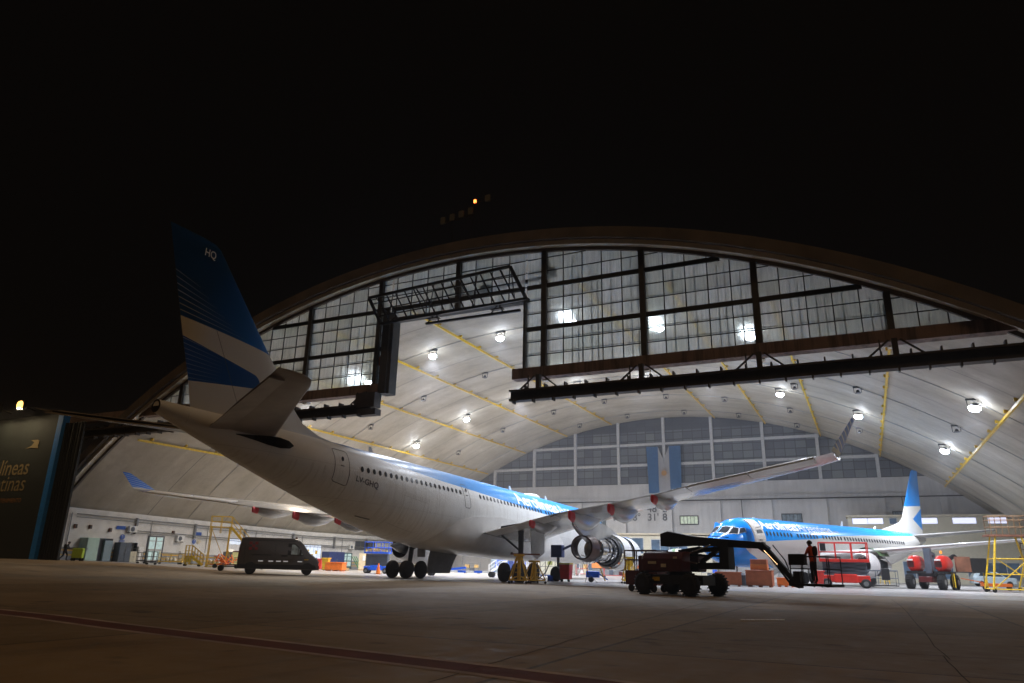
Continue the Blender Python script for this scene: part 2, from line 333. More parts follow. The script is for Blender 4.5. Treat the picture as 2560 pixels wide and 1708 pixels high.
for a_, c_ in zip(edges, edges[1:]):
    segs = [(a_, c_, ZB)]
    if a_ < NX0 < c_: segs = [(a_, NX0-.55, ZB), (NX0-.55, c_, 21.1)]
    elif a_ < NX1 < c_: segs = [(a_, NX1, 21.1), (NX1, c_, ZB)]
    for x0, x1, zb in segs:
        x0 += .21; x1 -= .0 if (x1 in (NX1, NX0-.55)) else .21
        if x1-x0 < .2: continue
        R_ = RF-.27
        if max(zarch(x0, R_), zarch(x1, R_)) <= zb+.1: continue
        # glass pane sheet following the arch, split in narrow strips
        kx = max(2, int((x1-x0)/.77)); Bg = MB(); vs = []; fs = []
        for i in range(kx+1):
            x = x0+(x1-x0)*i/kx; vs += [(x, 0, zb), (x, 0, max(zb, zarch(x, R_)))]
        fs = [(2*i, 2*i+2, 2*i+3, 2*i+1) for i in range(kx)]
        Bg.add(vs, fs)
        Bm = MB(); xi = -15.92+1.54*math.ceil((x0+15.92+.15)/1.54)
        while xi < x1-.1:
            zt = zarch(xi, R_)
            if zt > zb+.1:
                Bm.box(xi-.035, xi+.035, -.07, -.005, zb, zt)
                Bm.box(xi+.55, xi+.63, .32, .38, zb, zarch(xi+.6, R_)-.4) if zarch(xi+.6, R_)-.4 > zb+.3 and xi+.7 < x1 else 0
                Bm.box(xi+1.05, xi+1.12, .32, .38, zb, zarch(xi+1.1, R_)-.4) if (int(abs(xi)*3) % 2 == 0 and zarch(xi+1.1, R_)-.4 > zb+.3 and xi+1.2 < x1) else 0
            xi += 1.54
        for j, z in enumerate([16.41, 17.47, 18.50, 19.74, 20.83, 21.93, 23.17, 24.3]):
            if z <= zb+.1: continue
            xm = sqrt(max(0, R_*R_-(z-CZ)**2)); xa, xb = max(x0, -xm), min(x1, xm)
            if xb-xa < .2: continue
            th_ = .17 if j in (2, 5) else .03
            Bm.box(xa, xb, -.075-(.06 if j in (2, 5) else 0), -.003, z-th_, z+th_)
            if z+.6 < zarch(max(abs(xa), abs(xb)), R_): Bm.box(xa, xb, .32, .38, z+.22, z+.29)
        gw = Bm.build('gable_window', 'mull_mat', HG); Bg.build('glass', 'frosted_glass', gw, fix=False)
# concrete lintel beams and rails under the glazing
MB().box(-60, NX0-.9, -.55, .35, ZT, ZB).build('lintel_beam', 'beam_conc', HG)
MB().box(4.75, 60, -.55, .35, ZT, ZB).build('lintel_beam', 'beam_conc', HG)
B = MB().box(NX0-.75, NX0-.05, -.7, .5, ZT-.1, 21.5); B.box(NX0-.05, NX0+.22, -.5, .5, ZT-.1, 20.9); B.build('slot_post', 'col_mat', HG)
MB().box(NX0-1.9, NX0-.76, -.09, -.02, 17.05, 17.85).build('rust_panel', mat('rust_panel', (.24, .055, .015), .7, var=.15), HG)
MB().box(NX1+.0, NX1+.16, -.3, .4, ZB+.01, 21.0).build('slot_post', 'col_mat', HG)
MB().box(NX0-.5, NX1+.4, -.35, .3, 20.75, 21.05).build('slot_header', 'col_mat', HG)
MB().bar((NX0-.7, .5, 21.9), (NX1+1.8, .5, 22.9), .25).bar((NX0, .5, 22.0), (0, .5, 22.9), .1).box(1.2, 2.2, .4, .9, 22.4, 23).box(7, 7.8, .4, .9, 22.9, 23.6).build('hoist_beam', 'mull_mat', HG)
def rail(x0, x1, y, z, teeth=True):
    B = MB(); B.box(x0, x1, y-.35, y+.35, z-.09, z+.09).box(x0, x1, y-.05, y+.05, z+.09, z+.62).box(x0, x1, y-.38, y+.38, z+.62, z+.74)
    x = x0+.5
    while x < x1-.2:
        B.box(x-.05, x+.05, y-.7, y-.25, z-.36, z-.10); B.box(x+.7, x+.8, y-.3, y+.3, z+.75, z+1.02); x += 1.55
    return B
B = rail(5.0, 60, -1.15, 12.75)
for x in (7.2, 14.88, 22.58, 30.28, 37.98):
    B.box(x-.16, x+.16, -1.3, -.95, 13.45, 14.56); B.box(x-.85, x-.77, -1.2, -1.1, 13.45, 14.56)
    B.bar((x-.3, -1.15, 14.5), (x-1.5, -1.15, 13.5), .11).bar((x+.3, -1.15, 14.5), (x+1.5, -1.15, 13.5), .11)
B.build('door_rail', mat('rail_dark', (.045, .036, .03), .7, var=.4, scale=1.5), HG)
B = rail(-60, NX0-1.0, -1.15, 12.75)
for x in (-8.3, -15.92, -23.6):
    B.box(x-.16, x+.16, -1.3, -.95, 13.45, 14.56); B.box(x-.85, x-.77, -1.2, -1.1, 13.45, 14.56); B.bar((x-.3, -1.15, 14.5), (x-1.5, -1.15, 13.5), .11)
B.box(NX0-2.3, NX0-.4, -1.5, -.6, 13.2, 14.4).box(NX0-1.9, NX0-.1, -1.7, -.9, 12.5, 13.0).build('door_rail', 'rail_dark', HG)
B = MB().box(-3.0, NX1, -.95, -.75, 19.78, 19.98)
for x in (-2.8, 3.0): B.bar((x, -.85, 20.0), (x+.5, -.6, 20.75), .09).bar((x+1.0, -.85, 20.0), (x+.5, -.6, 20.75), .09).box(x, x+1.0, -1.0, -.6, 20.2, 20.3)
B.build('slot_rail', 'black_paint', HG)
# raised lattice flap over the tail slot
B = MB(); a0, a1 = Vector((NX0-.8, -.9, 20.45)), Vector((NX1+.5, -.9, 20.75)); b0, b1 = Vector((NX0-1.1, -2.4, 22.3)), Vector((NX1-.2, -2.4, 22.95))
for s_, e in ((a0, a1), (b0, b1), (a0, b0), (a1, b1)): B.bar(s_, e, .2)
for i in range(1, 15): t = i/15; B.bar(a0.lerp(a1, t), b0.lerp(b1, t), .085)
for t in (.28, .52, .76): B.bar(a0.lerp(b0, t), a1.lerp(b1, t), .08)
for t in (.05, .35, .65, .93): B.bar(a0.lerp(a1, t), b0.lerp(b1, min(1, t+.13))+Vector((0, .1, 0)), .07).bar(b0.lerp(b1, t), b0.lerp(b1, t)+Vector((0, 1.9, -.9)), .08)
B.build('lattice_flap', 'black_paint', HG)
# roof conduits and yellow rails
for y in (15.2, 26.4, 37.8, 49.2, 60.5):
    B = MB(); pts = [(x, y, z) for x, z in arc(RI-.10, -A1, A1, 60)]; B.pipe(pts, .035, 5); B.build('roof_conduit', 'grey_steel', HG)
for x, y0 in ((-8.4, 4), (-16.3, 4), (-24, 4), (-31.2, 4), (-37.5, .6), (8.3, 4), (15.7, 4), (23.15, 4), (30.5, 4), (37.7, 4), (0, 4)):
    if x == 0: continue
    z = zarch(x, RI)-.45; B = MB(); B.box(x-.08, x+.08, y0, 64.5, z, z+.2); y = y0+1.5
    while y < 64: B.box(x-.2, x+.2, y, y+.15, z+.26, z+.5); y += 4.2
    B.build('crane_rail', 'yellow_paint', HG)
# side wall (left): white above, grey dado with yellow stripes; slightly proud of the shell
m, n, b = newmat('side_wall_mat', .65); P = n.xyz()
hz = n.m('SUBTRACT', P[2], n.m('MULTIPLY', n.m('MAXIMUM', n.m('SUBTRACT', 1, n.m('DIVIDE', n.m('MAXIMUM', P[1], 0), 36)), 0), .8))
base = n.mixc(n.m('LESS_THAN', hz, 1.25), n.ramp(n.noise(1.3, 6), [(.35, (.66, .645, .62)), (.6, (.76, .745, .72))]), (.27, .28, .30))
ye = n.m('MAXIMUM', n.m('LESS_THAN', n.m('ABSOLUTE', n.m('SUBTRACT', hz, .95)), .055), n.m('LESS_THAN', n.m('ABSOLUTE', n.m('SUBTRACT', hz, .5)), .055))
n.L.new(n.mixc(ye, base, (.72, .42, .02)), b.inputs['Base Color'])
B = MB(); q = []
for y in [0.03+66.4*i/24 for i in range(25)]:
    gz = g(WX, y); q.append([(WX, y, gz-.5), (WX, y, gz+5.15), (WX-1.6, y, gz+5.15+.12), (WX-1.6, y, gz-.5)])
B.loft(q).build('side_wall', 'side_wall_mat', HG)
B = MB()
for zz, r_ in ((4.55, .07), (4.25, .045), (3.35, .06), (3.1, .04)):
    B.pipe([(WX+.22, y, g(WX, y)+zz) for y in (1 if zz > 4 else 7, 20, 36, 66)], r_, 6)
for y in (8, 16, 24, 33, 42, 50, 58): B.box(WX+.02, WX+.35, y-.1, y+.1, g(WX, y)+3.0, g(WX, y)+4.7); B.pipe([(WX+.12, y+2, g(WX, y)+4.5), (WX+.12, y+2, g(WX, y)+1.4)], .035, 5)
B.pipe([(WX+.15, 0.5, g(WX, 0)+4.6), (WX+.15, .5, g(WX, 0)+.3)], .06, 6)
B.build('wall_pipework', 'grey_steel', HG)
MB().box(45.5, 47, 0.03, 66.4, -.2, 5.3).build('side_wall', 'side_wall_mat', HG)
# rear wall
YR = 66.0
m, n, b = newmat('rear_wall_mat', .7); P = n.xyz()
c = n.ramp(n.m('ADD', n.m('MULTIPLY', n.noise(.3, 6), .6), n.m('MULTIPLY', n.noise(1, 5, n.vec(n.m('MULTIPLY', P[0], 2), P[1], n.m('MULTIPLY', P[2], .2))), .4)), [(.35, (.46, .45, .45)), (.6, (.60, .59, .59))])
n.L.new(c, b.inputs['Base Color'])
B = MB().box(-46.5, 46.5, YR, YR+.4, -.2, 13.95); B.build('rear_wall', 'rear_wall_mat', HG)
B = MB().box(-46, 46, YR-.25, YR-.003, 11.35, 11.7)
for k in range(12):
    x = -44.2+7.42*k; B.box(x-.38, x+.38, YR-.45, YR-.004, 0, 11.34)
B.box(-46, 46, YR-.45, YR-.26, 11.75, 11.83); B.build('rear_pilasters', 'rear_wall_mat', HG)
MB().pipe([(-46, YR-.55, 11.2), (46, YR-.55, 11.2)], .09, 6).pipe([(11.2, YR-.3, 11.2), (11.5, YR-.3, 2)], .05, 5).pipe([(32.5, YR-.3, 11.2), (32.6, YR-.3, 2)], .05, 5).build('rear_conduit', 'dark_steel', HG)
m, n, b = newmat('rear_glass', .35); P = n.xyz()
cx = n.m('DIVIDE', n.m('ADD', P[0], 30.39), 1.512); cz = n.m('DIVIDE', n.m('SUBTRACT', P[2], 14.0), 1.15)
w_ = n.N.new('ShaderNodeTexWhiteNoise'); n.L.new(n.vec(n.m('FLOOR', cx), 0, n.m('FLOOR', cz)), w_.inputs['Vector'])
big = n.noise(.09, 3); lo = n.ramp(n.m('ADD', n.m('MULTIPLY', w_.outputs['Value'], .5), n.m('MULTIPLY', big, .5)), [(.25, (.075, .082, .105)), (.5, (.11, .12, .145)), (.66, (.15, .165, .18)), (.85, (.19, .21, .21))])
hi_ = n.m('GREATER_THAN', P[2], 22.4); lo = n.mixc(n.m('MULTIPLY', hi_, .85), lo, (.045, .05, .07))
g1 = n.m('LESS_THAN', n.m('MINIMUM', n.m('FRACT', cx), n.m('SUBTRACT', 1, n.m('FRACT', cx))), .035); g2 = n.m('LESS_THAN', n.m('MINIMUM', n.m('FRACT', cz), n.m('SUBTRACT', 1, n.m('FRACT', cz))), .05)
n.L.new(n.mixc(n.m('MULTIPLY', n.m('MAXIMUM', g1, g2), n.m('SUBTRACT', 1, n.m('MULTIPLY', hi_, .7))), lo, (.03, .032, .04)), b.inputs['Base Color'])
mat('rear_frame', (.55, .55, .56), .6, var=.08)
bc = [-30.39+7.56*i for i in range(0, 9)]; ed = [-36.5]+bc+[36.5]
zr1, zr2 = backp(1441, 1170, YR).z, backp(1441, 1121, YR).z
for x0, x1 in zip(ed, ed[1:]):
    R_ = RI-.05
    for za, zb in ((13.96, zr1), (zr1, zr2), (zr2, 40)):
        k = 8; vs = []
        for i in range(k+1):
            x = x0+(x1-x0)*i/k; zt = min(zb, zarch(x, R_)); vs += [(x, YR+.1, za), (x, YR+.1, max(za, zt))]
        if max(v[2] for v in vs)-za < .3: continue
        MB().add(vs, [(2*i, 2*i+2, 2*i+3, 2*i+1) for i in range(k)]).build('rear_window', 'rear_glass', HG, fix=False)
for x in bc: MB().box(x-.22, x+.22, YR-.4, YR+.05, 13.96, zarch(x, RI)-.02).build('rear_column', 'rear_frame', HG)
for z in (zr1, zr2):
    xm = sqrt(RI*RI-(z-CZ)**2)-.2
    for x0, x1 in zip([-xm]+bc, bc+[xm]):
        x0 = max(x0, -xm); x1 = min(x1, xm)
        if x1-x0 > .5: MB().box(x0+.22, x1-.22, YR-.25, YR+.05, z-.2, z+.2).build('rear_transom', 'rear_frame', HG)
B = MB(); k = 96; q = []
for x, z in arc(1, -A1, A1, 96):
    c_ = (x, z-CZ); q.append([(c_[0]*(RI-.02), YR+.5, CZ+c_[1]*(RI-.02)), (c_[0]*(RI-.02), YR+.6, CZ+c_[1]*(RI-.02)), (c_[0]*(RI-30), YR+.6, CZ+c_[1]*(RI-30)), (c_[0]*(RI-30), YR+.5, CZ+c_[1]*(RI-30))])
B.loft(q).build('rear_backing', mat('night_back', (.02, .02, .025), .9, var=0), HG)
# lettering painted on the rear wall
def flat_text(s_, x, y, z, size, mt, name='lettering', parent=None, flip=False, bold=0, shear=0, align='l', rz=0, th=.02):
    vs, fs = textmesh(s_, size, bold, shear)
    if not vs: return None
    w = max(v.x for v in vs); dx = {'l': 0, 'r': -w, 'c': -w/2}[align]
    M = Matrix.Translation((x, y, z)) @ Matrix.Rotation(rz, 4, 'Z')
    o = MB().add([M @ Vector((v.x+dx, 0, v.y)) for v in vs], fs).build(name, mt, parent, fix=False); return o
for row, (t1, t2, t3, t4, z) in enumerate((("S", "34\u00b0", "48'", "2\"", 9.55), ("W", "58\u00b0", "31'", "8\"", 8.25))):
    for t_, x in ((t1, -9.2), (t2, -6.5), (t3, -3.3), (t4, -.9)):
        pp = backp(1585+(x+5.44)*15.5, 1285, YR); flat_text(t_, x, YR-.03, z, 1.55, 'text_dark', parent=HG, bold=.02)
def window_part(x0, x1, z0, z1, y, lit=False, parent=HG):
    B = MB()
    for a in ((x0-.1, x1+.1, z1, z1+.12), (x0-.1, x1+.1, z0-.12, z0), (x0-.1, x0, z0, z1), (x1, x1+.1, z0, z1)): B.box(a[0], a[1], y-.14, y, a[2], a[3])
    for i in range(1, 5): xx = x0+(x1-x0)*i/5; B.box(xx-.03, xx+.03, y-.1, y-.02, z0, z1)
    o = B.build('wall_window', 'black_paint', parent); MB().box(x0, x1, y-.05, y-.015, z0, z1).build('glass', 'lit_glass' if lit else 'pane_mat', o)
mat('lit_glass', (.5, .55, .45), .3, var=.3, scale=3, emit=.25, ecol=(.8, .95, .7)); mat('pane_mat', (.22, .27, .31), .2, var=.4, scale=2)
p1, p2 = backp(1702, 1310, YR-.02), backp(1744, 1291, YR-.02); window_part(p1.x, p2.x, p1.z, p2.z, YR-.02, True)
p1, p2 = backp(1957, 1305, YR-.02), backp(2003, 1286, YR-.02); window_part(p1.x, p2.x, p1.z, p2.z, YR-.02)
p1, p2 = backp(2235, 1298, YR-.02), backp(2262, 1280, YR-.02); window_part(p1.x, p2.x, p1.z, p2.z, YR-.02)
p1, p2 = backp(1492, 1313, YR-.02), backp(1513, 1298, YR-.02); window_part(p1.x, p2.x, p1.z, p2.z, YR-.02)
# striped flag on the rear wall
p1, p2 = backp(1622, 1118, YR-.6), backp(1700, 1232, YR-.6)
FL = thing('hanging_flag', (p1.x+p2.x)/2, YR-.6, p2.z, 0, 'tall blue and white flag with a small golden sun hanging on the rear wall', 'flag')
hw = 2.75; hh = p1.z-p2.z
mat('flag_blue', (.035, .115, .26), .8, var=.1); mat('flag_white', (.36, .355, .37), .8, var=.06)
def cloth(x0, x1, notch=0):
    vs = []; k = 8
    for j in range(9):
        for i in range(k+1):
            x = x0+(x1-x0)*i/k; top = hh-(notch*(1-abs(i/k*2-1)) if notch else 0)
            vs.append((x*(1-.06*(1-j/8)), .12*sin(x*2.2+j*.5), top*j/8))
    return MB().add(vs, [(j*9+i, j*9+i+1, j*9+i+10, j*9+i+9) for j in range(8) for i in range(8)])
cloth(-hw, -hw/3).build('flag_band', 'flag_blue', FL, True, fix=False); cloth(hw/3, hw).build('flag_band', 'flag_blue', FL, True, fix=False); cloth(-hw/3, hw/3, 2.2).build('flag_band', 'flag_white', FL, True, fix=False)
B = MB().lathe((0, -.17, hh*.42), (0, -1, 0), [(0, .42), (.02, .42)], 20)
for i in range(16): a = pi*i/8; B.bar((.45*cos(a), -.18, hh*.42+.45*sin(a)), (.75*cos(a), -.18, hh*.42+.75*sin(a)), .06, .02)
B.build('sun_emblem', mat('sun_gold', (.5, .27, .10), .8, var=.1), FL)
# office strips at the foot of the rear wall
def office(x0, x1, y0, y1, h, label, wins, lit=()):
    o = thing('office_block', (x0+x1)/2, (y0+y1)/2, 0, 0, label, 'office'); w = (x1-x0)/2; d = (y1-y0)/2
    MB().box(-w, w, -d, d, 0, h).build('wall', 'beige_wall', o); MB().box(-w-.2, w+.2, -d-.3, d, h+.003, h+.22).build('roof', 'cream', o)
    for i, (a, b_, z0, z1, m_) in enumerate(wins):
        Bf = MB(); Bf.box(a, b_, -d-.06, -d-.004, z0-.07, z0).box(a, b_, -d-.06, -d-.004, z1, z1+.07); k = max(1, int((b_-a)/1.3))
        for j in range(k+1): x = a+(b_-a)*j/k; Bf.box(x-.04, x+.04, -d-.06, -d-.004, z0, z1)
        q = Bf.build('window', 'rear_frame', o); MB().box(a, b_, -d-.03, -d-.005, z0, z1).build('glass', m_, q)
    return o
mat('office_glow', (.6, .6, .8), .4, var=0, emit=1.0, ecol=(.72, .76, 1)); mat('office_glass', (.10, .16, .24), .2, var=.5, scale=.8)
office(-12.5, 7.2, 61.5, 65.4, 5.9, 'low beige office block with blue-tinted windows, left of the smaller airliner nose', [(-9.5, -5.0, 3.2, 5.4, 'office_glass'), (-3.8, -.2, 3.2, 5.4, 'office_glass'), (1.0, 6.4, 3.0, 5.2, 'office_glass'), (-9.0, -6, .6, 2.4, 'office_glass'), (2, 5, .5, 2.4, 'office_glass')])
office(25.5, 45.2, 60.5, 65.4, 8.2, 'beige office block with lit strip windows behind the smaller airliner tail', [(-9.3, -5.6, 7.3, 8.0, 'office_glow'), (-4.9, -4, 7.3, 8.0, 'office_glass'), (-1.3, .6, 7.3, 8.0, 'office_glow'), (2.2, 4.8, 7.3, 8.0, 'office_glow'), (6, 8, 7.3, 8.0, 'office_glow'), (-4, 1.5, .6, 2.6, 'office_glass'), (3.0, 8.5, .6, 2.6, 'office_glass')])
# ---------------------------------------------------------------- floodlights
mat('lamp_on', (1, 1, 1), .5, var=0, emit=60, ecol=(.80, .88, 1)); mat('lamp_warm', (1, 1, 1), .5, var=0, emit=3.2, ecol=(1, .55, .13)); mat('lamp_off', (.16, .16, .17), .2, var=0)
def flood(x, y, z, aim, on, label, col=(.83, .89, 1), power=900, warm=False, size=.42, grp='floodlights under the hangar roof', parentless=True, spread=140):
    o = thing('floodlight', x, y, z, 0, label, 'floodlight', grp)
    d = Vector(aim).normalized(); q = d.to_track_quat('-Z', 'Y').to_matrix().to_4x4()
    size = size if on else size*.7; M = Matrix.Translation((0, 0, -.5)) @ q
    B = MB(); B.lathe((0, 0, 0), (0, 0, -1), [(-.26, size*.35), (-.06, size*.6), (0, size*.9)], 14); B.v = [tuple(M @ Vector(v)) for v in B.v]
    B.build('housing', 'dark_steel', o)
    Bk = MB().bar((-size*1.1, 0, -.5), (-size*1.1, 0, .05), .05).bar((size*1.1, 0, -.5), (size*1.1, 0, .05), .05).box(-size*1.3, size*1.3, -.12, .12, .0, .12); Bk.build('bracket', 'dark_steel', o)
    B = MB().lathe((0, 0, -.005), (0, 0, -1), [(0, size*.95), (size*.4, size*1.0), (size*.8, size*.7), (size*1.0, size*.1)] if on else [(0, size), (.05, size*.9)], 14); B.v = [tuple(M @ Vector(v)) for v in B.v]
    B.build('lens', ('lamp_warm' if warm else 'lamp_on') if on else 'lamp_off', o)
    if on:
        la = bpy.data.lights.new('lamp', 'AREA'); la.shape = 'DISK'; la.size = size*1.7; la.energy = power; la.color = col; la.spread = radians(spread)
        lo = bpy.data.objects.new('lamp', la); COL.objects.link(lo); lo.parent = o; lo.matrix_local = M @ Matrix.Translation((0, 0, -size*1.05))
    return o
LON = [(-4.46, 15.4, 'right of the two bright floodlights seen through the tail slot'), (-12.6, 15.4, 'left of the two bright floodlights seen through the tail slot'), (-20.9, 38, 'bright floodlight low in the middle of the ceiling, above the fuselage crown'),
       (-28.97, 38, 'bright floodlight nearest the tail, just above the rear fuselage'), (-12.8, 38, 'bright floodlight beside the left end of the dark door rail'), (-4.44, 38, 'bright floodlight glimpsed just above the dark door rail'),
       (20.4, 38, 'bright floodlight on the right ceiling, left of the one above the wing tip'), (28.2, 38, 'bright floodlight on the right ceiling above the upturned wing tip'), (35.9, 14.8, 'large bright floodlight high on the right, throwing a streak along the ceiling'),
       (35.75, 37.5, 'bright floodlight low on the right ceiling beside the yellow rail'), (4.3, 13.4, 'floodlight glowing behind the frosted gable, leftmost of the three glows'), (12.2, 15.6, 'floodlight glowing behind the frosted gable, middle of the three glows'), (20.33, 14.8, 'floodlight glowing behind the frosted gable, rightmost of the three glows')]
for x, y, lb in LON: flood(x, y, zarch(x, RI)-.12, (-x*.006, .07, -1), True, lb, power=4300 if x < -10 else 1900, col=(1, .92, .80) if x < -18 else (.83, .89, 1))
for x, y in ((-20.9, 15.4), (-29, 15.4)): flood(x, y, zarch(x, RI)-.12, (.1, 0, -1), True, 'unseen warm floodlight added behind the frosted left gable', power=1600, col=(1, .82, .60))  # unseen lamps added to warm the left side of the hangar
for x, y in ((12.5, 38), (4.5, 38)): flood(x, y, zarch(x, RI)-.12, (0, 0, -1), True, 'unseen floodlight added behind the lintel beam near the ridge', power=1500)  # unseen lamps added to put more light into the hangar
for i, (x, y) in enumerate([(-12, 26.4), (-20.6, 26.4), (-28.4, 26.4), (22.3, 33.4), (28.3, 26.4), (35.8, 26.4), (12.4, 49.2), (4.5, 49.2), (-4.5, 49.2), (-12.4, 49.2), (-20.8, 49.2), (-28.5, 49.2), (20.5, 49.2), (28.2, 49.2), (-4.5, 60.5), (4.5, 60.5), (12.5, 60.5), (-12.5, 60.5), (20.4, 60.5), (39.5, 9.5)]):
    flood(x, y, zarch(x, RI)-.12, (0, 0, -1), False, 'small dark unlit floodlight on the pale vaulted ceiling')
# ================================================================ left door pocket tower with lettering
TW = thing('door_pocket', -52, -1.5, 0, 0, 'tall dark hangar door pocket at the left edge with airline lettering and blue edge stripes', 'door')
TW.location = LW(1.2, -2.0, 0); TW.scale = (.957, 1, .962)
m, n, b = newmat('tower_mat', .75); P = n.xyz()
n.L.new(n.mixc(n.ramp(n.noise(.8, 6), [(.4, 0.0), (.7, .6)]), (.016, .021, .018), (.010, .013, .011)), b.inputs['Base Color'])
mat('tower_blue', (.02, .27, .95), .6, var=.15); mat('door_leaf', (.012, .013, .012), .7, var=.25); mat('gold_text', (.28, .21, .10), .6, var=0); mat('dim_orange', (.35, .15, .03), .6, var=0)
MB().box(-75, -48.35, -1.0, -.5, .3, 15.6).build('panel', 'tower_mat', TW)
MB().box(-48.33, -47.85, -1.12, -.6, .3, 15.5).build('blue_stripe', 'tower_blue', TW); MB().box(-47.55, -47.2, -1.3, -.6, .3, 15.5).build('blue_stripe', 'tower_blue', TW)
MB().box(-47.84, -47.56, -.8, -.5, .3, 15.45).build('gap_panel', 'door_leaf', TW)
for i in range(5):
    x = -47.18+i*.62; B = MB().box(x, x+.56, -.95+.12*(i % 2), -.72+.12*(i % 2), .3, 14.5)
    B.box(x+.22, x+.34, -1.06+.12*(i % 2), -.96+.12*(i % 2), .3, 14.4); B.build('door_leaf', 'door_leaf', TW)
def tower_text(s_, xr, z, size, mt, **k):
    return flat_text(s_, xr, -1.02, z, size, mt, 'lettering', TW, align='r', shear=.12, **k)
tower_text('Aerol\u00edneas', -51.75, 9.35, 2.35, 'gold_text', bold=.015); tower_text('Argentinas', -51.8, 7.65, 2.35, 'gold_text'); tower_text('MANTENIMIENTO', -51.9, 6.45, .62, 'dim_orange')
B = MB().prism([(-53.1, -1.03, 12.05), (-52.2, -1.03, 12.15), (-50.85, -1.03, 12.0), (-51.0, -1.03, 12.35), (-50.9, -1.03, 12.85), (-51.3, -1.03, 12.95), (-52.4, -1.03, 12.95), (-51.75, -1.03, 12.7), (-52.1, -1.03, 12.35), (-52.6, -1.03, 12.2)], (0, -.02, 0)); B.build('bird_emblem', 'gold_text', TW)
def towerlamp(x, lb):
    o = thing('wall_floodlight', x, -4.4, 15.9, 0, lb, 'floodlight', 'warm floodlights on the door pocket')
    MB().box(-.5, .5, -.1, .25, -.5, .5).build('housing', 'dark_steel', o); MB().lathe((0, -.105, 0), (0, -1, 0), [(0, .46), (.12, .42), (.22, .1)], 18).build('lens', 'lamp_warm', o)
    MB().bar((0, .2, 0), (0, 1.5, -.3), .1).build('arm', 'dark_steel', o)
    la = bpy.data.lights.new('lamp', 'AREA'); la.size = .5; la.energy = 480; la.color = (1, .78, .48); la.spread = radians(175)
    lo = bpy.data.objects.new('lamp', la); COL.objects.link(lo); lo.parent = o; lo.matrix_local = Matrix.Translation((0, -.15, -.3)) @ Vector((.1, .35, -1)).to_track_quat('-Z', 'Y').to_matrix().to_4x4()
towerlamp(-49.6, 'warm floodlight over the lettering on the dark door pocket'); towerlamp(-53.75, 'warm floodlight cut by the left edge of the picture')
# ================================================================ roof mast
MS = thing('beacon_mast', -2.6, 3, zarch(-2.6, RF+.75)-.1, 0, 'roof mast with four dim panels and a small red beacon', 'mast')
dz = MS.location.z
B = MB()
for x in (-.7, 1.3): B.bar((x, 0, 0), (x, 0, 31.0-dz), .09)
B.bar((-1.8, 0, 31.0-dz), (1.6, 0, 31.25-dz), .08).bar((1.3, 0, 31-dz), (1.6, 0, 32.5-dz), .05).bar((1.3, 0, 32.1-dz), (2.9, 0, 32.7-dz), .05).build('frame', 'dark_steel', MS)
mat('dim_panel', (.13, .13, .12), .8, var=.1)
for i in range(4): MB().box(-1.95+i*.95, -1.5+i*.95, -.1, .1, 30.95-dz+i*.13, 31.6-dz+i*.13).build('panel', 'dim_panel', MS)
MB().box(2.6, 3.1, -.1, .1, 32.3-dz, 32.9-dz).build('panel', 'dim_panel', MS)
MB().lathe((1.55, 0, 32.45-dz), (0, 0, 1), [(0, .13), (.22, .13), (.32, .02)], 10).build('beacon', mat('beacon_red', (1, .1, .02), .4, var=0, emit=7, ecol=(1, .16, .03)), MS)
# ================================================================ wide-body airliner
TL = .0402; S0 = 28.87
A = bpy.data.objects.new('wide_body_airliner', None); COL.objects.link(A); A.location = (0, -S0, 0)
tag(A, 'large white and blue airliner with its tail outside the hangar', 'airliner')
def a3(s_, y, z, tilt=True): return Vector((y, S0-s_, z+((s_-28.9)*TL if tilt else 0)))
def lerp_t(tab, s_):
    if s_ <= tab[0][0]: return tab[0][1:]
    for p, q in zip(tab, tab[1:]):
        if s_ <= q[0]:
            t = (s_-p[0])/(q[0]-p[0]); return tuple(u+(v-u)*t for u, v in zip(p[1:], q[1:]))
    return tab[-1][1:]
# station: s, top z, bottom z, half width
FT = [(0, 4.35, 4.25, .05), (.5, 4.95, 3.6, .72), (1.2, 5.55, 3.2, 1.15), (2.2, 6.3, 2.85, 1.6), (3.4, 7.0, 2.6, 2.05), (5, 7.6, 2.38, 2.45), (7, 7.88, 2.29, 2.75), (9, 7.92, 2.28, 2.82), (37, 7.92, 2.28, 2.82)]
for i in range(1, 21):
    t = i/20; s_ = 37+19.65*t
    FT.append((s_, 7.92-.17*t**2, 2.28+4.80*t**1.22, 2.82-2.46*t**1.75))
def fsec(s_): return lerp_t(FT, s_)
def fpt(s_, ang, off=0):                                  # ang from horizontal starboard, + up
    t, bo, w = fsec(s_); zc = (t+bo)/2; h = (t-bo)/2
    return a3(s_, (w+off)*cos(ang), zc+(h+off)*sin(ang))
# livery
m, n, b = newmat('livery', .22); P = n.xyz(); b.inputs['Specular IOR Level'].default_value = .35
sA = n.m('SUBTRACT', S0, P[1]); zA = n.m('SUBTRACT', P[2], n.m('MULTIPLY', n.m('SUBTRACT', sA, 28.9), TL))
edge = n.ramp(n.m('DIVIDE', sA, 60), [(p/60, z/10) for p, z in ((4, .42), (10, .56), (17, .590), (20, .603), (25, .627), (31, .656), (35, .672), (38, .69), (41, .715), (43.4, .752), (46, .775), (48, .8))] if False else [(p/60, z/10) for p, z in ((4, 4.2), (10, 5.6), (17, 5.95), (20, 6.03), (25, 6.27), (31, 6.56), (35, 6.70), (38, 6.9), (41, 7.15), (43.4, 7.50), (46, 7.76), (49, 8.1))])
isb = n.m('GREATER_THAN', zA, n.m('MULTIPLY', edge, 10))
blue = n.ramp(n.m('DIVIDE', sA, 60), [(.3, (.003, .25, .66)), (.58, (.008, .24, .66)), (.68, (.03, .17, .55)), (.76, (.012, .08, .32))])
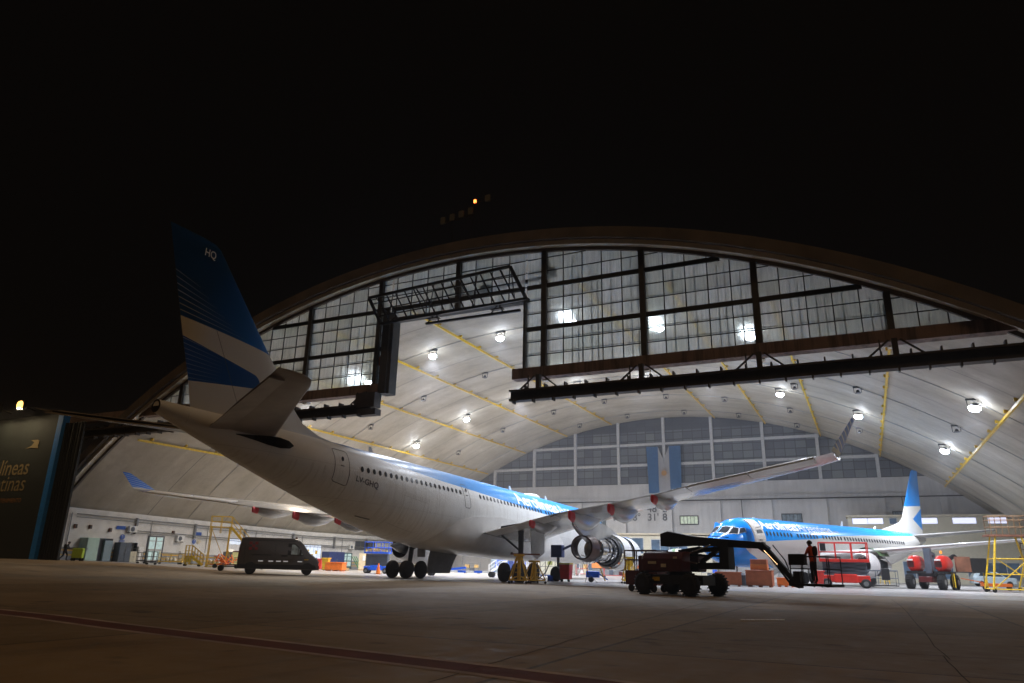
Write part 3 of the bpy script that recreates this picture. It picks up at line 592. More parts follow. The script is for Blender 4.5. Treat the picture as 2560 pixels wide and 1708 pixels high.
dirt = n.noise(1, 5, n.vec(n.m('MULTIPLY', P[0], .6), n.m('MULTIPLY', P[1], 2.6), n.m('MULTIPLY', P[2], .4)), .65)
dm = n.m('MULTIPLY', n.ramp(dirt, [(.5, 0.0), (.68, .5)]), n.m('LESS_THAN', zA, 5.9))
wh = n.mixc(dm, (.74, .735, .72), (.56, .545, .52))
# panel seams
seam = n.m('LESS_THAN', n.m('ABSOLUTE', n.m('SUBTRACT', n.m('FRACT', n.m('DIVIDE', sA, 4.8)), .5)), .0022)
sl_ = n.m('LESS_THAN', n.m('ABSOLUTE', n.m('SUBTRACT', n.m('FRACT', n.m('DIVIDE', n.m('SUBTRACT', zA, 3.35), 1.85)), .5)), .0055)
wh = n.mixc(n.m('MULTIPLY', n.m('MAXIMUM', seam, sl_), .42), wh, (.30, .29, .28))
wn2 = n.N.new('ShaderNodeTexWhiteNoise'); n.L.new(n.vec(n.m('FLOOR', n.m('DIVIDE', sA, 2.4)), n.m('FLOOR', n.m('DIVIDE', zA, .95)), 3), wn2.inputs['Vector'])
wh = n.mixc(n.m('MULTIPLY', wn2.outputs['Value'], .10), wh, (.45, .44, .43))
ax_ = n.m('FRACT', n.m('DIVIDE', sA, 2.9)); az_ = n.m('FRACT', n.m('DIVIDE', n.m('ADD', zA, n.m('MULTIPLY', wn2.outputs['Value'], .0)), 1.37))
inb = n.m('MULTIPLY', n.m('LESS_THAN', n.m('ABSOLUTE', n.m('SUBTRACT', ax_, .5)), .055), n.m('LESS_THAN', n.m('ABSOLUTE', n.m('SUBTRACT', az_, .5)), .085)); ins = n.m('MULTIPLY', n.m('LESS_THAN', n.m('ABSOLUTE', n.m('SUBTRACT', ax_, .5)), .048), n.m('LESS_THAN', n.m('ABSOLUTE', n.m('SUBTRACT', az_, .5)), .07))
wh = n.mixc(n.m('MULTIPLY', n.m('MULTIPLY', n.m('SUBTRACT', inb, ins), n.m('LESS_THAN', zA, 5.3)), .4), wh, (.25, .24, .23))
strk = n.noise(1, 4, n.vec(n.m('MULTIPLY', P[0], .3), n.m('MULTIPLY', P[1], 7), n.m('MULTIPLY', P[2], .25)), .6)
wh = n.mixc(n.m('MULTIPLY', n.ramp(strk, [(.56, 0.0), (.70, .55)]), n.m('LESS_THAN', zA, 6.0)), wh, (.42, .38, .33))
n.L.new(n.mixc(isb, wh, blue), b.inputs['Base Color'])
n.L.new(n.ramp(n.noise(1.2, 4), [(.3, .30), (.7, .40)]), b.inputs['Roughness'])
B = MB(); st = sorted(set([p[0] for p in FT]+[12+i*2.5 for i in range(10)])); rings = []
for s_ in st: rings.append([fpt(s_, 2*pi*i/64) for i in range(64)])
fus = B.loft(rings).build('fuselage', 'livery', A, smooth=True)
e0 = 56.65; t_, b_, w_ = fsec(e0)
mat('metal_tail', (.30, .27, .25), .4, .6, var=.15)
q = MB(); q.lathe(a3(e0, 0, (t_+b_)/2), (0, -1, TL), [(.0, .34), (.02, .34), (.025, .26), (-.5, .22)], 24); q.build('exhaust', 'black_paint', A)
# windows
wm = MB(); k = 14; vs = [(0.0, .118*cos(2*pi*i/k)*(1 if True else 1), .175*sin(2*pi*i/k)) for i in range(k)]
mat('cabin_window', (.035, .038, .045), .12, var=0)
wmesh = None
def surf_frame(s_, ang, off=.012):
    p = fpt(s_, ang, off); ds = (fpt(s_-.15, ang, off)-fpt(s_+.15, ang, off)).normalized(); da = (fpt(s_, ang+.03, off)-fpt(s_, ang-.03, off)).normalized()
    nn = ds.cross(da).normalized()
    if nn.x*cos(ang) < 0: nn = -nn
    return p, ds, da, nn
def ang_at(s_, z): t, bo, w = fsec(s_); return math.asin(max(-1, min(1, (z-(t+bo)/2)/((t-bo)/2))))
def windows(starts):
    global wmesh
    for s0, cnt in starts:
        for k_ in range(cnt):
            s_ = s0-.533*k_; p, ds, da, nn = surf_frame(s_, ang_at(s_, 6.18))
            if wmesh is None:
                o = MB().prism([(0, .125*cos(2*pi*i/14), .185*sin(2*pi*i/14)) for i in range(14)], (.012, 0, 0)).build('window', 'cabin_window', A); wmesh = o
            else: o = wmesh.copy(); COL.objects.link(o)
            o.matrix_local = Matrix(((nn.x, ds.x, da.x, p.x), (nn.y, ds.y, da.y, p.y), (nn.z, ds.z, da.z, p.z), (0, 0, 0, 1)))
windows([(43.79, 21), (30.37, 20), (19.3, 10)])
def ribbon(pts, w, closed=True, off=.016):                # pts: (s, ang) list on the fuselage
    B = MB(); P_ = []; q = pts+[pts[0]] if closed else pts
    for (s1, a1_), (s2, a2_) in zip(q, q[1:]):
        k_ = max(1, int(max(abs(s1-s2)/.3, abs(a1_-a2_)/.08)))
        for i in range(k_): t = i/k_; P_.append((s1+(s2-s1)*t, a1_+(a2_-a1_)*t))
    P_.append(q[-1]); X = [fpt(s_, a_, off) for s_, a_ in P_]; vs = []
    for i, x in enumerate(X):
        d = (X[min(i+1, len(X)-1)]-X[max(i-1, 0)]).normalized(); nn = surf_frame(*P_[i], off)[3]; sd = d.cross(nn).normalized(); vs += [x-sd*w/2, x+sd*w/2]
    return B.add(vs, [(2*i, 2*i+1, 2*i+3, 2*i+2) for i in range(len(X)-1)])
def cabin_door(sa, sb, zt, zb_, name='cabin_door'):
    aa, ab = ang_at(sa, zt), ang_at(sa, zb_); r = .12/2.8; rs = .14
    pts = [(sa-rs, aa), (sb+rs, aa), (sb, aa-r), (sb, ab+r), (sb+rs, ab), (sa-rs, ab), (sa, ab+r), (sa, aa-r)]
    Bp = MB(); rings = []
    ks = 8
    for i in range(ks+1):
        rings.append([fpt(sa+(sb-sa)*i/ks, ab+(aa-ab)*j/10, .006) for j in range(11)])
    Bp.loft(rings, closed=False, caps=False); d = Bp.build(name, 'livery', A, smooth=True, fix=False)
    ribbon(pts, .045).build('outline', 'text_dark', d, fix=False)
    B = MB(); c_, ds, da, nn = surf_frame((sa+sb)/2, (aa+ab)/2, .03); B.bar(c_-ds*.12, c_+ds*.12, .04); B.prism([c_+da*.42+ds*(.10*cos(2*pi*i/10))+da*(.15*sin(2*pi*i/10)) for i in range(10)], nn*.01)
    B.build('handle', 'cabin_window', d)
cabin_door(46.0, 44.85, 7.15, 5.2); cabin_door(32.70, 31.95, 6.85, 5.1, 'emergency_exit'); cabin_door(12.6, 11.5, 7.1, 5.1)
# cargo door, stencils
ab, aa = ang_at(38, 2.95), ang_at(38, 4.9)
ribbon([(39.9, aa), (37.2, aa), (37.15, ab+.1), (37.5, ab), (40.3, ab)], .022, False).build('cargo_door', mat('seam', (.40, .39, .38), .6, var=0), A, fix=False)
B = MB()
for i in range(11):
    s_ = 39.7-.25*i; q = ribbon([(s_, aa+.02), (s_, aa+.10)], .025, False); B.add(q.v, q.f)
B.build('hinge_row', 'seam', A, fix=False)
ribbon([(42.6, ang_at(42.6, 3.5)), (41.5, ang_at(41.5, 3.38))], .10, False).build('access_slot', 'text_dark', A, fix=False)
def wrap_text(s_, s_start, z_base, size, mt, bold=0, name='lettering', parent=None, fn=None, shear=0, squeeze=1):
    vs, fs = textmesh(s_, size, bold, shear, step=.14); f_ = fn or (lambda u, v: None)
    return MB().add([f_(v.x*squeeze, v.y) for v in vs], fs).build(name, mt, parent, fix=False), max(v.x for v in vs)*squeeze
def fusfn(s0, z0): 
    a0 = ang_at(s0, z0); return lambda u, v: fpt(s0-u, a0+v/2.83, .018)
wrap_text('LV-GHQ', 44.28, 5.42, .62, 'text_dark', .012, parent=A, fn=fusfn(44.28, 5.42), squeeze=.85)
o_, wA = wrap_text('Aerol\u00edneas', 0, 0, 1.85, 'text_white', .03, parent=A, fn=fusfn(24.15, 6.42)); 
wrap_text('Argentinas', 0, 0, 1.85, 'text_white', -.012, parent=A, fn=fusfn(24.15-wA-.15, 6.42))
# roof antennas and dorsal items
for s_ in (40.6, 14.5, 21.5): MB().prism([a3(s_, -.02, 7.9), a3(s_-.5, -.02, 7.9), a3(s_-.15, -.02, 8.35), a3(s_+.08, -.02, 8.35)], (.04, 0, 0)).build('antenna', 'white_paint', A)
q = MB(); q.lathe(a3(17.5, 0, 7.7), (0, 0, 1), [(0, .75), (.25, .72), (.42, .5), (.5, .05)], 24); q.v = [(x, (y-(S0-17.5))*1.9+(S0-17.5), z) for x, y, z in q.v]; q.build('radome', 'white_paint', A, smooth=True)
# belly fairing
FB = [(35.5, .9, 2.9, 2.35), (34.6, 2.05, 3.5, 2.2), (33.4, 2.62, 4.1, 2.08), (31.5, 2.86, 4.55, 2.0), (28, 2.98, 4.85, 1.93), (24, 3.02, 4.9, 1.9), (20, 3.0, 4.8, 1.92), (17.5, 2.9, 4.5, 2.0), (15.5, 2.5, 3.9, 2.12), (14.2, 1.6, 3.0, 2.25)]
rings = []
for s_, w, zt, zb_ in FB:
    r = [];
    for i in range(33):
        a_ = pi*i/32; x = cos(a_); r.append(a3(s_, w*(abs(x)**.62)*(1 if x > 0 else -1), zt-(zt-zb_)*(sin(a_)**.62)))
    rings.append(r)
MB().loft(rings, closed=True).build('belly_fairing', 'white_belly' if 'white_belly' in MT else mat('white_belly', (.66, .65, .635), .3, var=.1, scale=.9), A, smooth=True)
mat('wing_skin', (.46, .45, .435), .22, .35, var=.22, scale=.7); mat('wing_white', (.80, .80, .80), .2, var=.05); mat('wing_metal', (.7, .7, .71), .22, .9, var=.06)
def airfoil(n_=14):
    up = []; 
    for i in range(n_+1):
        t = i/n_; x = .5*(1-cos(pi*t)); yt = 5*(.2969*sqrt(x)-.126*x-.3516*x*x+.2843*x**3-.1036*x**4); up.append((x, yt))
    return [(x, y*1.1) for x, y in up[::-1]]+[(x, -y*.9) for x, y in up[1:-1]]
AF = airfoil()
def surf(stations, side=1, vertical=False):               # stations: (y, sLE, zLE, sTE, zTE, thickness ratio)
    rings = []
    for y, sl_, zl, st_, zt, th in stations:
        r = []; c_ = st_-sl_
        for x, yy_ in AF:
            s_ = sl_+c_*x; z = zl+(zt-zl)*x
            r.append(a3(s_, side*y, z+yy_*th*c_) if not vertical else a3(s_, yy_*th*c_, y))
        rings.append(r)
    return MB().loft(rings)
WS = [(2.0, 18.6, 4.25, 30.15, 3.40, .15), (2.9, 19.25, 4.35, 30.25, 3.46, .145), (5.8, 21.2, 4.65, 30.6, 3.99, .125), (7.6, 22.3, 4.83, 30.8, 4.38, .12), (9.4, 23.43, 5.0, 31.0, 4.72, .115), (11.0, 24.4, 5.16, 31.64, 4.86, .11), (14.6, 26.65, 5.5, 33.08, 5.08, .105), (18.1, 28.8, 5.85, 34.48, 5.38, .10), (21, 30.6, 6.10, 35.64, 5.75, .10), (24.3, 32.65, 6.36, 36.96, 6.07, .10), (28.2, 35.1, 6.68, 38.5, 6.47, .10), (29.1, 35.7, 6.78, 38.88, 6.58, .09)]
for sd in (1, -1):
    surf(WS, sd).build('wing', 'wing_skin', A, smooth=True)
    def wst(y):
        for p, q in zip(WS, WS[1:]):
            if y <= q[0]: t = (y-p[0])/(q[0]-p[0]); return [u+(v-u)*t for u, v in zip(p, q)]
        return list(WS[-1])
    def te_panel(y0, y1, chord, droop, mt, name):
        r = []
        for i in range(7):
            y = y0+(y1-y0)*i/6; w_ = wst(y); st_, zt = w_[3], w_[4]; sl_ = st_-chord; zh = w_[4]+(w_[2]-w_[4])*chord/(w_[3]-w_[1])
            r.append([a3(sl_, sd*y, zh-.26), a3(st_+.03, sd*y, zt-droop), a3(st_+.03, sd*y, zt-droop+.05), a3(sl_, sd*y, zh+.20)])
        MB().loft(r).build(name, mt, A)
    te_panel(20.5, 24.4, 1.15, .10, 'wing_white', 'aileron'); te_panel(24.47, 28.1, .98, .09, 'wing_white', 'aileron')  # bright white put in for the glossy reflection under the ailerons
    te_panel(3.2, 9.2, 1.5, .05, 'wing_white', 'flap'); te_panel(9.5, 20.4, 1.35, .06, 'wing_skin', 'flap')
    for y, ln_, dp in ((7.4, 4.8, .95), (11.0, 6.0, 1.30), (14.55, 5.8, 1.20), (18.05, 5.4, .95)):
        w_ = wst(y); rings = []; s_e = w_[3]+.12
        for t, r_ in ((0, .46), (.09, .60), (.25, .88), (.45, 1), (.65, .85), (.85, .45), (1, .06)):
            s_ = s_e-ln_*t; ww = .08+.24*min(1, t*5) if t < .5 else .32*r_
            zt = w_[4]+(w_[2]-w_[4])*(s_e-s_)/(w_[3]-w_[1])-.02; d_ = dp*r_
            rings.append([a3(s_, sd*y+ww*cos(2*pi*i/12), zt-d_*.5-d_*.5*sin(2*pi*i/12)) for i in range(12)])
        fa = MB().loft(rings).build('flap_fairing', 'wing_skin', A, smooth=True)
        q = []
        for t, r_ in ((-.012, .46), (.085, .60)):
            s_ = s_e-ln_*t; ww = .025+.08+.24*min(1, max(t, 0)*5); zt = w_[4]+(w_[2]-w_[4])*(s_e-s_)/(w_[3]-w_[1])+.0; d_ = dp*r_+.05
            q.append([a3(s_, sd*y+ww*cos(2*pi*i/12), zt-d_*.5-d_*.5*sin(2*pi*i/12)) for i in range(12)])
        MB().loft(q).build('red_tip_cover', 'red_marker', fa)
    # winglet
    B = surf([(0, 36.3, 6.82, 38.95, 6.66, .06)], sd) if False else None
    rings = []
    for t in (0, .25, .6, 1):
        sl_ = 36.4+2.3*t; st_ = 38.9+.55*t; y = 29.05+1.15*t**1.0; z = 6.70+1.45*t
        rings.append([a3(sl_+(st_-sl_)*x, sd*(y+yy_*.08*(st_-sl_)), z+.0*x-yy_*.02) for x, yy_ in AF])
    wl = MB().loft(rings).build('winglet', 'winglet_mat' if 'winglet_mat' in MT else 'white_paint', A, smooth=True)
    MT.setdefault('_wl', []).append(wl) if False else None
m, n, b = newmat('winglet_mat', .3); P = n.xyz(); zz = n.m('SUBTRACT', P[2], n.m('MULTIPLY', n.m('MULTIPLY', P[1], -1), TL))
s1 = n.m('LESS_THAN', n.m('FRACT', n.m('MULTIPLY', n.m('ADD', zz, n.m('MULTIPLY', P[1], .12)), 5.2)), .22)
n.L.new(n.mixc(n.m('LESS_THAN', zz, 6.86), n.mixc(s1, (.01, .17, .75), (.55, .65, .8)), (.6, .6, .6)), b.inputs['Base Color'])
for o in A.children:
    if o.name.startswith('winglet'): o.data.materials[0] = m
# tailplane
for sd in (1, -1):
    surf([(.2, 49.3, 7.05, 53.9, 6.9, .11), (1.45, 50.1, 7.15, 54.2, 7.0, .105), (5, 52.45, 7.5, 55.75, 7.40, .10), (9.0, 55.05, 7.90, 57.35, 7.86, .09), (9.6, 55.6, 7.97, 57.62, 7.93, .08), (9.8, 56.1, 8.0, 57.7, 7.95, .05)], sd).build('tailplane', mat('tail_skin', (.27, .235, .21), .28, var=.2, scale=.9), A, smooth=True)
    r = []
    for y, s1_, s2_, z in ((.9, 53.0, 54.1, 6.98), (5, 54.75, 55.85, 7.38), (8.95, 56.55, 57.42, 7.85)): r.append([a3(s1_, sd*y, z-.13), a3(s2_, sd*y, z-.20), a3(s2_, sd*y, z-.15), a3(s1_, sd*y, z+.14)])
    MB().loft(r).build('elevator', 'tail_skin', A)
    r = []
    for s_, dz_, off in ((52.6, .02, .0), (52.1, .07, .03), (51.4, .15, .035), (50.7, .25, .04), (49.9, .30, .035), (49.3, .22, .03), (49.0, .02, 0)):
        zc_ = 6.72; r.append([fpt(s_, (0 if sd > 0 else pi)+sd*(ang_at(s_, zc_+dz_*cos(2*pi*i/12)-.0) + .0)*1, off if True else 0) + Vector((sd*(.03+.20*max(0, sin(pi*i/6))*0), 0, 0)) for i in range(12)])
    MB().loft(r, caps=False).build('root_seal', mat('seal_black', (.02, .018, .015), .12, .3, var=.2), A, smooth=True)
# fin
m, n, b = newmat('fin_livery', .3); P = n.xyz()
sA = n.m('SUBTRACT', S0, P[1]); zA = n.m('SUBTRACT', P[2], n.m('MULTIPLY', n.m('SUBTRACT', sA, 28.9), TL))
blue = n.ramp(n.m('DIVIDE', n.m('ADD', n.m('SUBTRACT', sA, 48), n.m('MULTIPLY', n.m('SUBTRACT', zA, 11.5), .55)), 10), [(.2, (.004, .17, .66)), (.55, (.004, .085, .30)), (.85, (.006, .05, .14))])  # blue darkens aft and up; the tip's weaker light is put into it
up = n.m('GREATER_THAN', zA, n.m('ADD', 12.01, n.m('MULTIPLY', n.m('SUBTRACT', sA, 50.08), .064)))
# lower wedge: parabola-like nose at s=50.8,z=10.05
d = n.m('SUBTRACT', sA, 50.75); hw_ = n.m('MINIMUM', n.m('SQRT', n.m('MAXIMUM', n.m('MULTIPLY', d, .42), 0)), n.m('ADD', .33, n.m('MULTIPLY', d, .168)))
mid = n.m('ADD', 10.08, n.m('MULTIPLY', d, .03)); low = n.m('MULTIPLY', n.m('LESS_THAN', n.m('ABSOLUTE', n.m('SUBTRACT', zA, mid)), hw_), n.m('GREATER_THAN', d, 0))
fan = n.m('DIVIDE', n.m('SUBTRACT', zA, n.m('ADD', 12.01, n.m('MULTIPLY', n.m('SUBTRACT', sA, 50.08), .064))), n.m('MAXIMUM', n.m('SUBTRACT', sA, 47.6), .5))
ln1 = n.m('LESS_THAN', n.m('FRACT', n.m('MULTIPLY', fan, 28.0)), .13)
mk1 = n.m('MULTIPLY', n.m('LESS_THAN', fan, .27), n.m('GREATER_THAN', sA, n.m('ADD', 51.3, n.m('MULTIPLY', fan, 16))))
fade = n.m('MULTIPLY', n.m('SUBTRACT', sA, n.m('ADD', 51.0, n.m('MULTIPLY', fan, 14))), .25, clamp=True)
l1 = n.m('MULTIPLY', n.m('MULTIPLY', ln1, mk1), n.m('MINIMUM', fade, .85))
ln2 = n.m('LESS_THAN', n.m('FRACT', n.m('MULTIPLY', n.m('DIVIDE', n.m('SUBTRACT', zA, 10.0), n.m('MAXIMUM', n.m('SUBTRACT', sA, 47.5), .5)), 32)), .12)
l2 = n.m('MULTIPLY', n.m('MULTIPLY', ln2, n.m('GREATER_THAN', sA, 53.3)), n.m('MULTIPLY', n.m('SUBTRACT', sA, 53.0), .35, clamp=True))
yel = n.m('MULTIPLY', n.m('SUBTRACT', sA, 53.5), .3, clamp=True)
lc = n.mixc(n.m('MULTIPLY', yel, n.m('LESS_THAN', fan, .11)), (.55, .55, .60), (.55, .42, .10))
c_up = n.mixc(l1, blue, lc); c_lo = n.mixc(l2, (.003, .075, .30), (.45, .45, .6))
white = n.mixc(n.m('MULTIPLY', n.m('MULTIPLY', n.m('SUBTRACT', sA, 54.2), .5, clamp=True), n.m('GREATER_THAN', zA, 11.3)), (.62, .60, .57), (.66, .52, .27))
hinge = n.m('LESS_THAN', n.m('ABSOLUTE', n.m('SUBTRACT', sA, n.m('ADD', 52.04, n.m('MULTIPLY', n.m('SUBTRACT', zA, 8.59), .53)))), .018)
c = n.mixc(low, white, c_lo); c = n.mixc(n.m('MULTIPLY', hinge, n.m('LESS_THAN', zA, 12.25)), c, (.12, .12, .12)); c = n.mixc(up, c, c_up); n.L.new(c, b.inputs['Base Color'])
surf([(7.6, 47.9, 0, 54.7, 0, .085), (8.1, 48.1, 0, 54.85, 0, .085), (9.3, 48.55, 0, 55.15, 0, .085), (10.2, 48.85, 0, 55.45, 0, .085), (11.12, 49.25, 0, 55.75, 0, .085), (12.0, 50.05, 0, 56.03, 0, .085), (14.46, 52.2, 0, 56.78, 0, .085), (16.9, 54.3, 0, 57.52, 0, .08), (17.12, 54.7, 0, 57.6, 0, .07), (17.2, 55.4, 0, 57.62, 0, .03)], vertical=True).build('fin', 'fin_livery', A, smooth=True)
rings = []
for s_, h, w in ((44.0, 7.93, .03), (45.5, 8.12, .06), (46.9, 8.6, .10), (47.6, 9.2, .14), (48.2, 9.85, .17), (48.9, 10.6, .18), (49.5, 11.2, .12)):
    rings.append([a3(s_, -w*1.6, 7.6), a3(s_+.5, -w, (h+7.6)/2), a3(s_, -.02, h), a3(s_, .02, h), a3(s_+.5, w, (h+7.6)/2), a3(s_, w*1.6, 7.6)])
MB().loft(rings).build('dorsal_fillet', 'fin_livery', A, smooth=True)
vs, fs = textmesh('HQ', .62, .006, 0); MB().add([a3(55.55-v.x*.78, .30, 16.12+v.y) for v in vs], fs).build('lettering', 'text_white', A, fix=False)
# landing gear
def gear(sd, cen=False):
    y0 = 5.34*sd; lg = MB(); lg.cyl(a3(28.6, y0, .72, False), a3(28.35, y0*.97, 3.9), .17, 16, .23); lg.bar(a3(27.8, y0, .7, False), a3(29.9, y0, .7, False), .26, .3)
    lg.bar(a3(28.4, y0, 2.6), a3(26.9, y0*.8, 3.7), .12).bar(a3(28.5, y0, 2.2), a3(28.2, y0*.62, 3.5), .12); lg.pipe([a3(28.8, y0+.2, 3.4), a3(28.9, y0+.28, 1.9), a3(28.7, y0+.2, .9)], .03)
    G_ = lg.build('main_gear', 'dark_steel', A)
    for s_ in (29.86, 27.88):
        MB().cyl(a3(s_, y0-.75, .7, False), a3(s_, y0+.75, .7, False), .1).build('axle', 'dark_steel', G_)
        for dy in (-.7, .7):
            w = MB().wheel(a3(s_, y0+dy, .7, False), (1, 0, 0), .70, .50).build('wheel', 'black_rubber', G_, smooth=True)
            MB().lathe(a3(s_, y0+dy-.17, .7, False), (1, 0, 0), [(0, .28), (.04, .34), (.30, .34), (.34, .28)], 20).build('hub', 'grey_steel', G_)
    return G_
gs = gear(1); gp = gear(-1)
MB().prism([a3(27.95, 5.75, 4.0), a3(26.1, 6.0, 4.05), a3(26.1, 6.0, 2.3), a3(27.1, 5.9, 1.75), a3(27.8, 5.8, 2.1)], (.05, .03, 0)).build('gear_door', 'wing_white', gs)
MB().prism([a3(29.6, 4.1, 3.72), a3(29.6, 6.4, 4.02), a3(26.8, 6.4, 4.12), a3(26.8, 4.1, 3.82)], (0, 0, .3)).build('wheel_well', 'black_paint', A)
# hanging inner gear door and small hatch below the belly
r = []
for i in range(9):
    t = i/8; zz_ = 2.15-1.75*t; bow = .55*(1-(1-t)**2)
    r.append([a3(31.1-.5*t+.3, -1.05-bow+.0, zz_-.05*0), a3(27.6+.4*t*t+.0, -1.05-bow, zz_+.12), a3(27.6+.4*t*t, -1.12-bow, zz_+.12), a3(31.1-.5*t+.3, -1.12-bow, zz_)])
MB().loft(r).build('gear_door', mat('grey_panel', (.22, .21, .20), .5, var=.12), A)
MB().prism([a3(32.9, -1.3, 2.5), a3(31.9, -1.3, 2.5), a3(31.9, -1.3, 1.55), a3(32.8, -1.3, 1.5)], (.06, 0, 0)).build('small_gear_door', 'grey_panel', A)
# port engine (whole), seen under the belly
EY, EZ = -9.37, 2.75
def eng(s_): return a3(s_, EY, EZ)
axv = (0, 1, -TL)
PE = MB().lathe(eng(24.9), axv, [(0, .98), (.6, 1.18), (2.2, 1.42), (4.5, 1.55), (6.4, 1.50), (7.2, 1.32), (7.3, 1.15), (6.2, 1.05)], 40, cap=False).build('engine_nacelle', 'nacelle_mat' if 'nacelle_mat' in MT else 'white_paint', A, smooth=True)
MB().lathe(eng(24.9), axv, [(.02, .97), (.8, .85), (.8, .05)], 32, cap=False).build('inner_nozzle', 'copper_dark', PE)
MB().lathe(eng(26.3), axv, [(0, .03), (.5, .22), (1.3, .5), (2.2, .62)], 24).build('exhaust_cone', 'grey_steel', PE, smooth=True)
MB().prism([a3(24.6, EY-.15, 3.9), a3(26.8, EY-.1, 4.25), a3(22, EY-.2, 4.9), a3(18.5, EY-.2, 4.4), a3(20, EY-.2, 4.0)], (.3, 0, 0)).build('engine_pylon', 'wing_skin', A)
# starboard engine with its cowls off
EY, EZ = 9.37, 2.72; MB_ = MB
mat('cowl_white', (.80, .80, .80), .2, var=.03)
m, n, b = newmat('nacelle_mat', .2); P = n.xyz(); sA = n.m('SUBTRACT', S0, P[1])
cond = n.m('MULTIPLY', n.m('GREATER_THAN', P[2], n.m('ADD', 3.55, n.m('MULTIPLY', n.m('ABSOLUTE', n.m('SUBTRACT', sA, 18)), .35))), n.m('LESS_THAN', P[2], 3.95))
n.L.new(n.mixc(cond, (.78, .78, .78), (.01, .2, .75)), b.inputs['Base Color'])
NE = MB().lathe(eng(18.6), axv, [(0, 1.42), (.9, 1.46), (1.5, 1.36), (1.75, 1.22), (1.6, 1.10), (.8, 1.08), (0, 1.14)], 44, cap=False).build('inlet_cowl', 'nacelle_mat', A, smooth=True)
MB().lathe(eng(20.9), axv, [(0, 1.38), (1.5, 1.42), (1.5, 1.30), (0, 1.26), (0, 1.38)], 44, cap=False).build('fan_cowl_ring', 'nacelle_mat', A, smooth=True)
MB().lathe(eng(19.4), axv, [(0, 1.28), (.8, 1.28), (.8, 1.20), (0, 1.2)], 40, cap=False).build('fan_case', 'wing_metal', A, smooth=True)
B = MB().lathe(eng(22.2), axv, [(0, 1.02), (.5, 1.06), (.5, .8), (0, .8)], 32, cap=False).lathe(eng(21.6), axv, [(0, 1.16), (.25, 1.18), (.6, 1.2), (.6, .6)], 32, cap=False)
for i in range(22):
    a_ = 2*pi*i/22; B.bar(eng(22.0)+Vector((1.0*cos(a_), 0, 1.0*sin(a_))), eng(21.0)+Vector((1.2*cos(a_), 0, 1.2*sin(a_))), .05)
B.build('accessory_rings', 'dark_steel', A)
MB().lathe(eng(24.0), axv, [(0, .86), (2.0, .93), (2.0, .72), (.1, .66), (0, .86)], 36, cap=False, a0=0, a1=2*pi).build('core_cowl', 'cyl_silver', A, smooth=True)
MB().lathe(eng(26.3), axv, [(0, .92), (.5, .98), (1.15, 1.04), (1.15, .86), (.4, .74), (0, .80), (0, .92)], 36, cap=False).build('exhaust_ring', 'copper_dark', A, smooth=True)
r = []
for s_, zt, zb_, w in ((27.8, 4.55, 4.2, .12), (27.0, 4.6, 3.85, .26), (26.0, 4.6, 3.5, .34), (25.0, 4.7, 3.2, .38), (23.6, 4.8, 3.35, .36), (22, 4.75, 3.75, .28), (20, 4.35, 3.98, .22), (18.7, 4.15, 4.0, .12)):
    r.append([a3(s_, EY-w, zt), a3(s_, EY-w*.9, (zt+zb_)/2), a3(s_, EY-w*.6, zb_), a3(s_, EY+w*.6, zb_), a3(s_, EY+w*.9, (zt+zb_)/2), a3(s_, EY+w, zt)])
MB().loft(r).build('engine_pylon', 'wing_skin', A, smooth=True)
B = MB()
for i in range(9): B.pipe([eng(25.0+.1*i)+Vector((random.uniform(-.3, .5), 0, -.5-.1*random.random())), eng(24.6)+Vector((.5, random.uniform(-.5, .5), -.2-.9*random.random())), eng(24.2)+Vector((.7, .4, .3-1.2*random.random()))], .03, 5)
for dx in (-.35, .1, .5): B.pipe([eng(25.6)+Vector((dx, 0, -.8)), a3(25.3+dx, EY+.3*dx, 1.0), a3(24.8, EY+1.2*dx, .05, False)], .018, 5)
B.build('engine_lines', 'black_paint', A)
B = MB().lathe(eng(22.9), axv, [(0, .98), (.05, .98)], 30).lathe(eng(21.9), axv, [(0, 1.0), (.05, 1.0)], 30)
for i in range(46):
    a_ = random.uniform(0, 6.28); s_ = random.uniform(20.6, 23.6); r_ = random.uniform(.88, 1.12); P_ = []
    for k_ in range(5): P_.append(eng(s_-.18*k_)+Vector(((r_)*cos(a_+.13*k_), 0, r_*sin(a_+.13*k_))))
    B.pipe(P_, random.choice((.016, .024, .035)), 5)
    if i % 4 == 0: c_ = P_[2]; B.box(c_.x-.09, c_.x+.09, c_.y-.12, c_.y+.12, c_.z-.08, c_.z+.08)
B.build('engine_pipework', 'bright_steel', A)
for hs in (0, 1): MB().lathe(eng(23.2), axv, [(0, 1.55), (2.4, 1.62)], 12, a0=(-.25 if hs else pi-.75), a1=(.75 if hs else pi+.25), cap=False).build('raised_cowl', 'cowl_white', A, smooth=True) if False else None
for r0, r1, mt_ in ((.0, .20, 'sign_blue'), (.32, .40, 'sign_blue')):
    rg = []
    for k in range(25):
        a_ = 2*pi*k/24; rg.append([fpt(13.0+r_*cos(a_), ang_at(13.0, 4.2)+r_*sin(a_)/2.82, .015) for r_ in (r0, r1)])
    MB().loft(rg, closed=False, caps=False).build('roundel', mt_, A, fix=False)
MB().bar(a3(34.3, 10.8, 4.15), a3(35.1, 11.9, 4.33), .05).build('wing_marker_arrow', 'black_paint', A)
